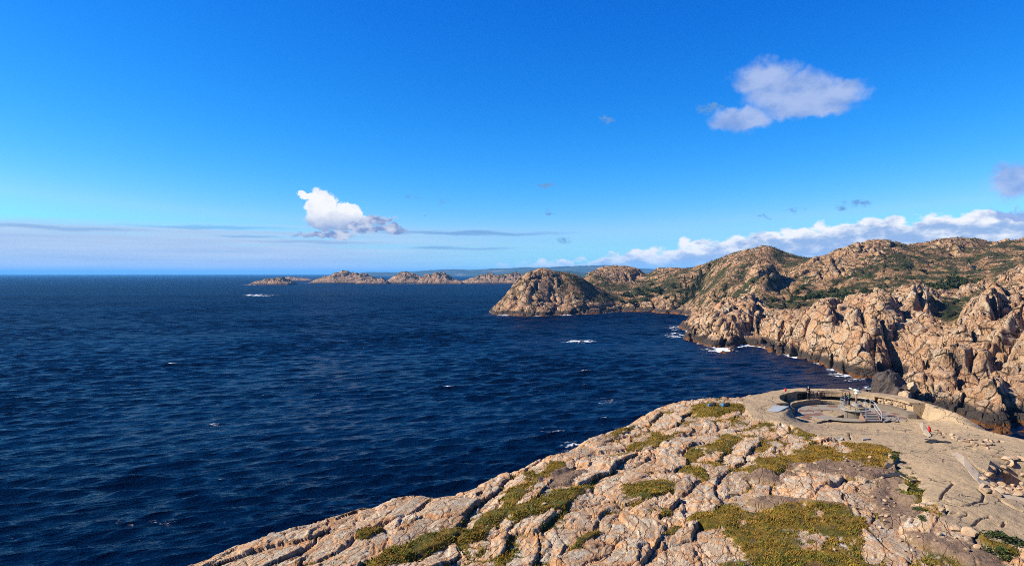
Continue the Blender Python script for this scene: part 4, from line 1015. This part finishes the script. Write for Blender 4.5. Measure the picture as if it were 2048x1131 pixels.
# ------------------------------------------------------------------ small things lying about
def cushion(name, loc, size, mat, label, cat, rz=0.0, seed=1, tilt=0.0):
    V, Fc = ICO2; P = V * (1 + .16 * fbm(V[:, 0] * 2 + seed, V[:, 1] * 2 + V[:, 2], 3, seed)[:, None]); P = np.sign(P) * np.abs(P) ** .7
    o = obj_np(name, P, Fc, mat, None, None, True); o.scale = size; o.location = loc; o.rotation_euler = (0, tilt, rz)
    return tag(o, label, cat)
x, y, z = ray_fg(1858.5, 866); z = fg_height(x, y)
MBr = MB().tube([(.10, 0, -.02), (.09, 0, .04), (.03, 0, .30), (-.05, 0, .62), (-.10, 0, .74)], [.10, .17, .18, .15, .07], 12)
o = MBr.build('duffel_bag', M_RED, None, smooth=True, loc=(x, y, z)); o.scale = (.85, .85, .85); tag(o, 'bright red duffel bag standing upright on the concrete beside the short cement strip', 'bag')
MB().tube([(.14, -.17, .12), (.05, -.24, .38), (-.08, -.15, .62)], .025, 6).build('strap', M_BLACK, o)
def shadow_sheet(px, py, wx, wy, rz, label, seed, mat):  # black sheet draped over the ground in place of a cast shadow
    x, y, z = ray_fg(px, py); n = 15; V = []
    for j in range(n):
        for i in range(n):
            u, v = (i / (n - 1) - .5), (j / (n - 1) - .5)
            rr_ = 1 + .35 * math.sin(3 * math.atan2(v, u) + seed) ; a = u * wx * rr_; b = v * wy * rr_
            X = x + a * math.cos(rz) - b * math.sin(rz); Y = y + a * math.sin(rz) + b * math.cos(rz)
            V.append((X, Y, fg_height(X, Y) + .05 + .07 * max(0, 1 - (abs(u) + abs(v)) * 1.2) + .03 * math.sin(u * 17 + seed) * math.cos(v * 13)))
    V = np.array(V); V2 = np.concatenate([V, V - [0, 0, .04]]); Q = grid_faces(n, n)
    o = obj_np('painted_shadow', V2, np.concatenate([Q, Q[:, ::-1] + n * n]), mat, None, None, True); tag(o, label, 'jacket')  # filed under jacket, but only a sheet in place of a cast shadow
shadow_sheet(1874, 885, 1.7, 1.0, -.35, 'black sheet standing in for a shadow on the concrete below the red bag', 2, M_BLACK)
shadow_sheet(1781, 935, .85, .9, .5, 'small black sheet standing in for a shadow at the top of the grass strip', 5, M_BLACK)
shadow_sheet(1789, 960, 1.3, 1.5, .7, 'larger black sheet standing in for a shadow across the path and grass strip', 1, M_BLACK)
for px, lab in ((1418, 'left pair member: blue rucksack on the grass by the rock rim'), (1446, 'right pair member: blue rucksack on the grass by the rock rim')):
    pass
for i, (px, py, m_, lab) in enumerate(((1418.5, 814, M_BLUE, 'blue rucksack lying on the rim grass, further from the pit'), (1446, 814, M_BLUE, 'blue rucksack lying on the rim grass, nearer to the pit'),
                                      (1427, 813, M_BLACK, 'dark bulk standing in for the shadow beside the blue rucksack further from the pit'), (1455, 813, M_BLACK, 'dark bulk standing in for the shadow beside the blue rucksack nearer to the pit'))):  # the two dark ones stand in for shadows beside the blue ones
    x, y, z = ray_fg(px, py); t = empty('rucksack', (x, y, fg_height(x, y) + .02), lab, 'rucksack', None, .4 * i)  # the two black ones are no rucksacks but stand-ins for shadows
    V, Fc = ICO2; Pp = np.sign(V) * np.abs(V) ** .6 * np.array([.17, .26, .22]) + np.array([0, 0, .17]); bag_ = obj_np('bag', Pp, Fc, m_, t, None, True)
    for s_ in (-1, 1): MB().tube([(s_ * .08, -.2, .34), (s_ * .09, -.30, .20), (s_ * .08, -.22, .05)], .02, 6).build('strap', M_BLACK, bag_)
    Pp = np.sign(V) * np.abs(V) ** .6 * np.array([.12, .07, .11]) + np.array([0, .25, .14]); obj_np('pocket', Pp, Fc, m_, bag_, None, True)
x, y, z = ray_fg(1603, 783); cushion('bag', (CX + 8.5 * math.cos(R(122)), CY + 8.5 * math.sin(R(122)), 32.22), (.13, .10, .22), M_RED, 'small red bag standing on the pit roof left of the dark figure', 'bag', .3, 3)

# ------------------------------------------------------------------ boulders and loose stones
def boulder(px, py, Y, size, seed, label, mat, rz=0.0, facets=12):
    x, y, z = pt(px, py, Y); o = link(bpy.data.objects.new('boulder', stone_mesh('boulder', seed, mat, ICO3, 1.0, facets, .10)))
    for p in o.data.polygons: p.use_smooth = False
    o.location = (x, y, z); o.scale = size; o.rotation_euler = (0, 0, rz); tag(o, label, 'boulder')
boulder(1783, 800, 246, (8.6, 6.5, 11.5), 901, 'big dark wet boulder in the sea behind the gun pit', M_WET, .4)
boulder(1737, 792, 250, (3.4, 3.0, 3.6), 902, 'small dark rock in the surf left of the big wet boulder', M_WET, 1.1)
boulder(1822, 772, 240, (2.1, 2.0, 2.2), 913, 'pale pink boulder wedged right of the dark wet boulder', M_STONE, .2)
boulder(1812, 790, 236, (2.4, 2.2, 2.2), 914, 'brown boulder low between the gun pit rim and pale boulder', M_STONE, 2.0)
SM = [stone_mesh('stone', 700 + i, M_STONE, ICO1, .62, 7, .05) for i in range(10)]
def stone(px, py, r, seed, label, group=None, sink=.25):
    x, y, z = ray_fg(px, py); z = fg_height(x, y); o = link(bpy.data.objects.new('stone', SM[seed % 10]))
    q = np.random.default_rng(seed); o.location = (x, y, z + r * (.5 - sink)); o.scale = (r * q.uniform(.8, 1.4), r * q.uniform(.8, 1.3), r * q.uniform(.8, 1.2)); o.rotation_euler = (q.uniform(-.25, .25), q.uniform(-.25, .25), q.uniform(0, 6.28))
    return tag(o, label, 'stone', group)
for i, (px, py, r, lab) in enumerate([(1466, 984, .36, 'long yellow stone in grass between the grey slabs'), (1088, 1014, .17, 'small pink stone alone in the green patch at centre'), (1605, 935, .30, 'pale stone at the top edge of the dirt patch'), (1565, 949, .28, 'pinkish stone lying left in the dirt below the upper grass'),
                                      (1669, 1102, .12, 'tiny white stone in the large yellow grass at the bottom'), (1937, 1071, .42, 'orange stone set in the concrete at bottom right'), (1996, 1068, .34, 'pale flat stone embedded in the concrete right of the orange one'), (2030, 1083, .30, 'brown stone embedded in concrete at the far bottom right'), (1885, 1023, .26, 'orange stone beside the forked crack'), (1910, 1064, .30, 'pinkish stone at the foot of the concrete edge'), (1250, 864, .30, 'white round stone near the seaward edge above the surf'),
                                      (1745, 995, .20, 'white stone beside the path'), (1770, 1022, .18, 'dark stone on the brown path')]):
    stone(px, py, r, 40 + i, lab)
for cx_, cy_, sx, sy, n, lab, g in [(1690, 935, 60, 10, 22, 'small loose stone on the dirt below the upper grass', 'stones on the upper dirt patch'), (1775, 1010, 25, 28, 20, 'small loose stone on the path by the grass strip', 'stones on the path'), (1880, 1085, 50, 12, 14, 'small loose stone on the dirt at bottom right', 'stones on the bottom right dirt')]:
    row = []
    for i in range(n):
        px, py = cx_ + rng.normal(0, sx), min(cy_ + rng.normal(0, sy), 1128); row.append(stone(px, py, rng.uniform(.07, .2), 100 + i + int(cx_), lab, g))
    number_off(row)
for cy_, n, lab, g in ((948, 16, 'angular rubble stone high in the broken hollow', 'rubble stones high in the hollow'), (965, 22, 'angular rubble stone halfway down the broken hollow', 'rubble stones halfway down the hollow'), (984, 22, 'angular rubble stone at the near lip of the broken hollow', 'rubble stones at the near lip of the hollow')):
    row = []
    for i in range(n):
        px, py = 1962 + 84 * rng.random(), cy_ + rng.normal(0, 5); row.append(stone(px, py, rng.uniform(.16, .46), 300 + i + cy_, lab, g, .1))
    number_off(row)
row = []
for i in range(22):
    t_ = (i + rng.random()) / 22; px, py = 1870 + 100 * t_ + rng.normal(0, 5), 868 + 28 * t_ + rng.normal(0, 4)
    row.append(stone(px, py, rng.uniform(.14, .36), 500 + i, 'rubble stone in the broken seam right of the red duffel bag', 'rubble stones in the concrete seam', .2))
number_off(row)
row = []
for i in range(18):
    px, py = 1975 + rng.normal(0, 14), 885 + rng.normal(0, 7)
    row.append(stone(px, py, rng.uniform(.12, .34), 600 + i, 'rubble stone at the far end of the broken seam', 'rubble stones at the end of the seam', .2))
number_off(row)

# ------------------------------------------------------------------ turf blades, low shrubs
def mat_leaf(name, a, b_, c, tr=.0):
    m, n, b = material(name, .8, .2)
    p = n.node('ShaderNodeNewGeometry').outputs['Position']
    n.put(b.inputs['Base Color'], n.ramp(n.noise(p, c, 4, .65), [(.3, a), (.7, b_)])); return m
def build_grass():
    f = FGF; w = f['grass'] * (1 - f['dirt']); V = FGV
    Q = FGQ; A = w[Q].mean(1); c = V[Q].mean(1)
    e1 = V[Q[:, 1]] - V[Q[:, 0]]; e2 = V[Q[:, 3]] - V[Q[:, 0]]; ar = np.linalg.norm(np.cross(e1, e2), axis=1)
    pr = A * ar * sm(fbm(c[:, 0] * .7, c[:, 1] * .7, 3, 610), -.35, .25) * (c[:, 1] > 33) * (np.abs(c[:, 0] / c[:, 1]) < .80); pr = pr / pr.sum()
    for name, share, (ca, cb), seed in (('grass', .62, ((.105, .060, .007), (.29, .155, .015)), 1), ('grass', .38, ((.038, .050, .006), (.130, .130, .014)), 2)):
        q = np.random.default_rng(seed); N = int(80000 * share)
        p2 = pr * (1 + 1.5 * (f['green'][Q[:, 0]] - .4) * (1 if seed == 2 else -.5)); p2 = np.clip(p2, 0, None); p2 /= p2.sum()
        i = q.choice(len(Q), N, p=p2); u, v = q.random(N), q.random(N); b = V[Q[i, 0]] + e1[i] * u[:, None] + e2[i] * v[:, None]
        h = q.uniform(.04, .11, N) * (.5 + 1.5 * np.clip(.4 + fbm(b[:, 0] * 1.3, b[:, 1] * 1.3, 2, 600 + seed), 0, 1)); a = q.random(N) * 6.283; wd = q.uniform(.015, .045, N); ln = q.normal(0, .07, (N, 2))
        d = np.stack([np.cos(a) * wd, np.sin(a) * wd, np.zeros(N)], 1); tip = b + np.stack([ln[:, 0] + .04, ln[:, 1], h], 1); b = b - [0, 0, .02]
        P = np.stack([b - d, b + d, tip], 1).reshape(-1, 3); Fc = np.arange(3 * N).reshape(-1, 3)
        o = obj_np(name, P, Fc, mat_leaf('dry_grass' if seed == 1 else 'green_grass', ca, cb, .7), None, None, False)
        tag(o, 'dry yellow grass growing over the near headland' if seed == 1 else 'low green grass growing over the near headland', 'grass', None, 'stuff')
build_grass()
M_SHRUB = mat_leaf('shrub_leaves', (.010, .022, .004), (.045, .060, .010), 3.0)
M_SPRUCE = mat_leaf('spruce_needles', (.004, .012, .005), (.020, .034, .012), .8)
M_BUSH = mat_leaf('scrub_leaves', (.008, .018, .004), (.040, .050, .010), .4)
M_TRUNK = simple('bark', (.07, .05, .035), .9, .3, 4)
def leaf_cloud(pts, size, q):
    """one triangle pair per leaf clump, turned at random"""
    N = len(pts); a = q.normal(size=(N, 3)); a /= np.linalg.norm(a, axis=1)[:, None]; b = np.cross(a, q.normal(size=(N, 3))); b /= np.linalg.norm(b, axis=1)[:, None]
    s = (size * q.uniform(.6, 1.4, N))[:, None]
    P = np.stack([pts - a * s, pts - b * s * .6, pts + a * s, pts + b * s * .6], 1).reshape(-1, 3)
    return P, np.arange(4 * N).reshape(-1, 4)
def shrub_mesh(seed, n, leaf, flat_=.8, lobes=6):
    q = np.random.default_rng(seed); pts = []
    for _ in range(lobes):
        c = q.normal(0, .42, 3); c[2] = abs(c[2]) * flat_ + .25; r = q.uniform(.3, .6); k = n // lobes
        d = q.normal(size=(k, 3)); d /= np.linalg.norm(d, axis=1)[:, None]; pts.append(c + d * r * (q.random(k) ** .35)[:, None] * np.array([1, 1, flat_]))
    pts = np.concatenate(pts); pts[:, 2] = np.clip(pts[:, 2], .02, None); return leaf_cloud(pts, leaf, q)
SHR = [mesh_np('foliage', *shrub_mesh(800 + i, 620, .085), M_SHRUB, None, False) for i in range(3)]
FARB = [mesh_np('foliage', *shrub_mesh(820 + i, 210, .17, .75), M_BUSH, None, False) for i in range(4)]
def stem_mesh(h, r):
    return MB().tube([(0, 0, -.3), (0, 0, h * .5), (.02, 0, h)], [r, r * .75, r * .3], 6).mesh('trunk', M_TRUNK, True)
STEM = stem_mesh(.7, .06)
def shrub(name, loc, sc, mesh, label, cat, group=None, seed=0):
    t = empty(name, loc, label, cat, group, seed * 1.7); t.scale = sc
    link(bpy.data.objects.new('foliage', mesh), t); link(bpy.data.objects.new('stem', STEM), t); return t
for i, (px, py, s, lab) in enumerate([(2010, 1088, 1.15, 'dark green juniper bush at the bottom right concrete edge'), (1992, 1101, .8, 'small green bush left of the juniper at bottom right'), (1788, 926, .55, 'low green bush at the upper end of the grass strip')]):
    x, y, z = ray_fg(px, py); shrub('low_bush', (x, y, fg_height(x, y) - .08), (s, s * .8, s * .6), SHR[i % 3], lab, 'bush', None, i)
row = []
for i in range(22):
    t_ = rng.random(); px, py = 1782 + 75 * t_ + rng.normal(0, 9), 905 + 150 * t_ + rng.normal(0, 8)
    x, y, z = ray_fg(px, py); s = rng.uniform(.22, .48)
    row.append(shrub('grass_tussock', (x, y, fg_height(x, y) - .06), (s, s, s * .55), SHR[i % 3], 'low green tussock in the grass strip along the concrete', 'tussock', 'green tussocks along the concrete edge', i))
number_off(row)

# ------------------------------------------------------------------ trees and scrub on the far hills
def spruce_mesh(seed, n=420):
    q = np.random.default_rng(seed); z = q.random(n) ** .8; r = (1 - z) ** .85 * .24 * q.uniform(.35, 1.05, n) * (1 + .35 * np.sin(z * 38 + seed)); a = q.random(n) * 6.283
    pts = np.stack([np.cos(a) * r, np.sin(a) * r, .06 + z * .94], 1); return leaf_cloud(pts, .040, q)
SPR = [mesh_np('crown', *spruce_mesh(840 + i), M_SPRUCE, None, False) for i in range(4)]
TRK = stem_mesh(.5, .018)
def tree(px, Y, h, i, label, group):
    x, y, z = coast_at(px, Y); t = empty('spruce_tree', (x, y, z - .3), label, 'tree', group, i * 1.3); t.scale = (h * rng.uniform(.95, 1.5), h * rng.uniform(.95, 1.5), h)
    link(bpy.data.objects.new('crown', SPR[i % 4]), t); link(bpy.data.objects.new('trunk', TRK), t); return t
k = 0
for cx_, Y, sx, sY, n, lab, g in [(1392, 875, 16, 22, 16, 'tall dark spruce in the clump behind the inner bay', 'spruces in the clump behind the bay'), (1375, 850, 14, 14, 8, 'dark spruce low down by the inner bay shore', 'spruces by the inner bay shore'), (1445, 690, 16, 16, 6, 'small dark spruce in the hollow left of the pale cone rock', 'spruces left of the cone rock')]:
    row = []
    for _ in range(n):
        row.append(tree(cx_ + rng.normal(0, sx), Y + rng.normal(0, sY), rng.uniform(8, 14) if n > 7 else rng.uniform(5, 9), k, lab, g)); k += 1
    number_off(row)
for cx_, Y, sx, sY, n, s0, s1, lab, g in [(1285, 905, 30, 20, 22, 4, 7, 'round dark green bush above the inner bay shore', 'bushes above the inner bay'), (1605, 590, 22, 18, 20, 3, 6, 'dark bush in the left hollow below the middle hill', 'bushes in the left hollow'), (1675, 590, 22, 18, 20, 3, 6, 'dark bush in the right hollow below the middle hill', 'bushes in the hollow below the middle hill'), (1715, 560, 35, 14, 22, 3, 5, 'dark bush at the foot of the middle hill cliff', 'bushes at the foot of the middle hill'), (1895, 560, 22, 10, 18, 3.5, 6.5, 'dark bush in the thicket under the right hill', 'bushes in the thicket under the right hill'),
                                        (1340, 880, 30, 25, 16, 3, 6, 'green bush between the bay rocks and the spruces', 'bushes beside the spruces'), (1480, 660, 40, 25, 16, 2, 4, 'small bush on the heath around the cone rock', 'bushes around the cone rock'), (1830, 640, 40, 30, 20, 2, 4, 'small bush in the saddle between the hills', 'bushes in the saddle'), (1700, 505, 60, 15, 16, 1.5, 3, 'low bush on the grassy bench above the cliffs', 'bushes on the bench above the cliffs')]:
    row = []
    for _ in range(n):
        px, Y_ = cx_ + rng.normal(0, sx), Y + rng.normal(0, sY); x, y, z = coast_at(px, Y_); s = rng.uniform(s0, s1); k += 1
        if z < 7: continue
        row.append(shrub('bush', (x, y, z - .2 * s), (s, s, s * rng.uniform(.7, 1.0)), FARB[k % 4], lab, 'bush', g, k))
    number_off(row)
def build_scrub():
    q = np.random.default_rng(5); c = CV[CQ].mean(1); v = CVEG.ravel()[CQ].mean(1)
    pr = np.clip(sm(v, .0, .5), 0, 1) * (c[:, 2] > 8) * (np.abs(c[:, 0] / c[:, 1] - .35) < .5); e1 = CV[CQ[:, 1]] - CV[CQ[:, 0]]; e2 = CV[CQ[:, 3]] - CV[CQ[:, 0]]
    ar = np.linalg.norm(np.cross(e1, e2), axis=1) ** .8; pr = pr * ar; pr /= pr.sum(); N = 60000
    i = q.choice(len(CQ), N, p=pr); b = CV[CQ[i, 0]] + e1[i] * q.random(N)[:, None] + e2[i] * q.random(N)[:, None]
    s = b[:, 1] / 600; b[:, 2] += q.uniform(0, .9, N) * s
    P, Fc = leaf_cloud(b, .42 * s, q); tag(obj_np('heath_scrub', P, Fc, M_BUSH, None, None, False), 'low dark heath and scrub covering the coast hills', 'scrub', None, 'stuff')
build_scrub()
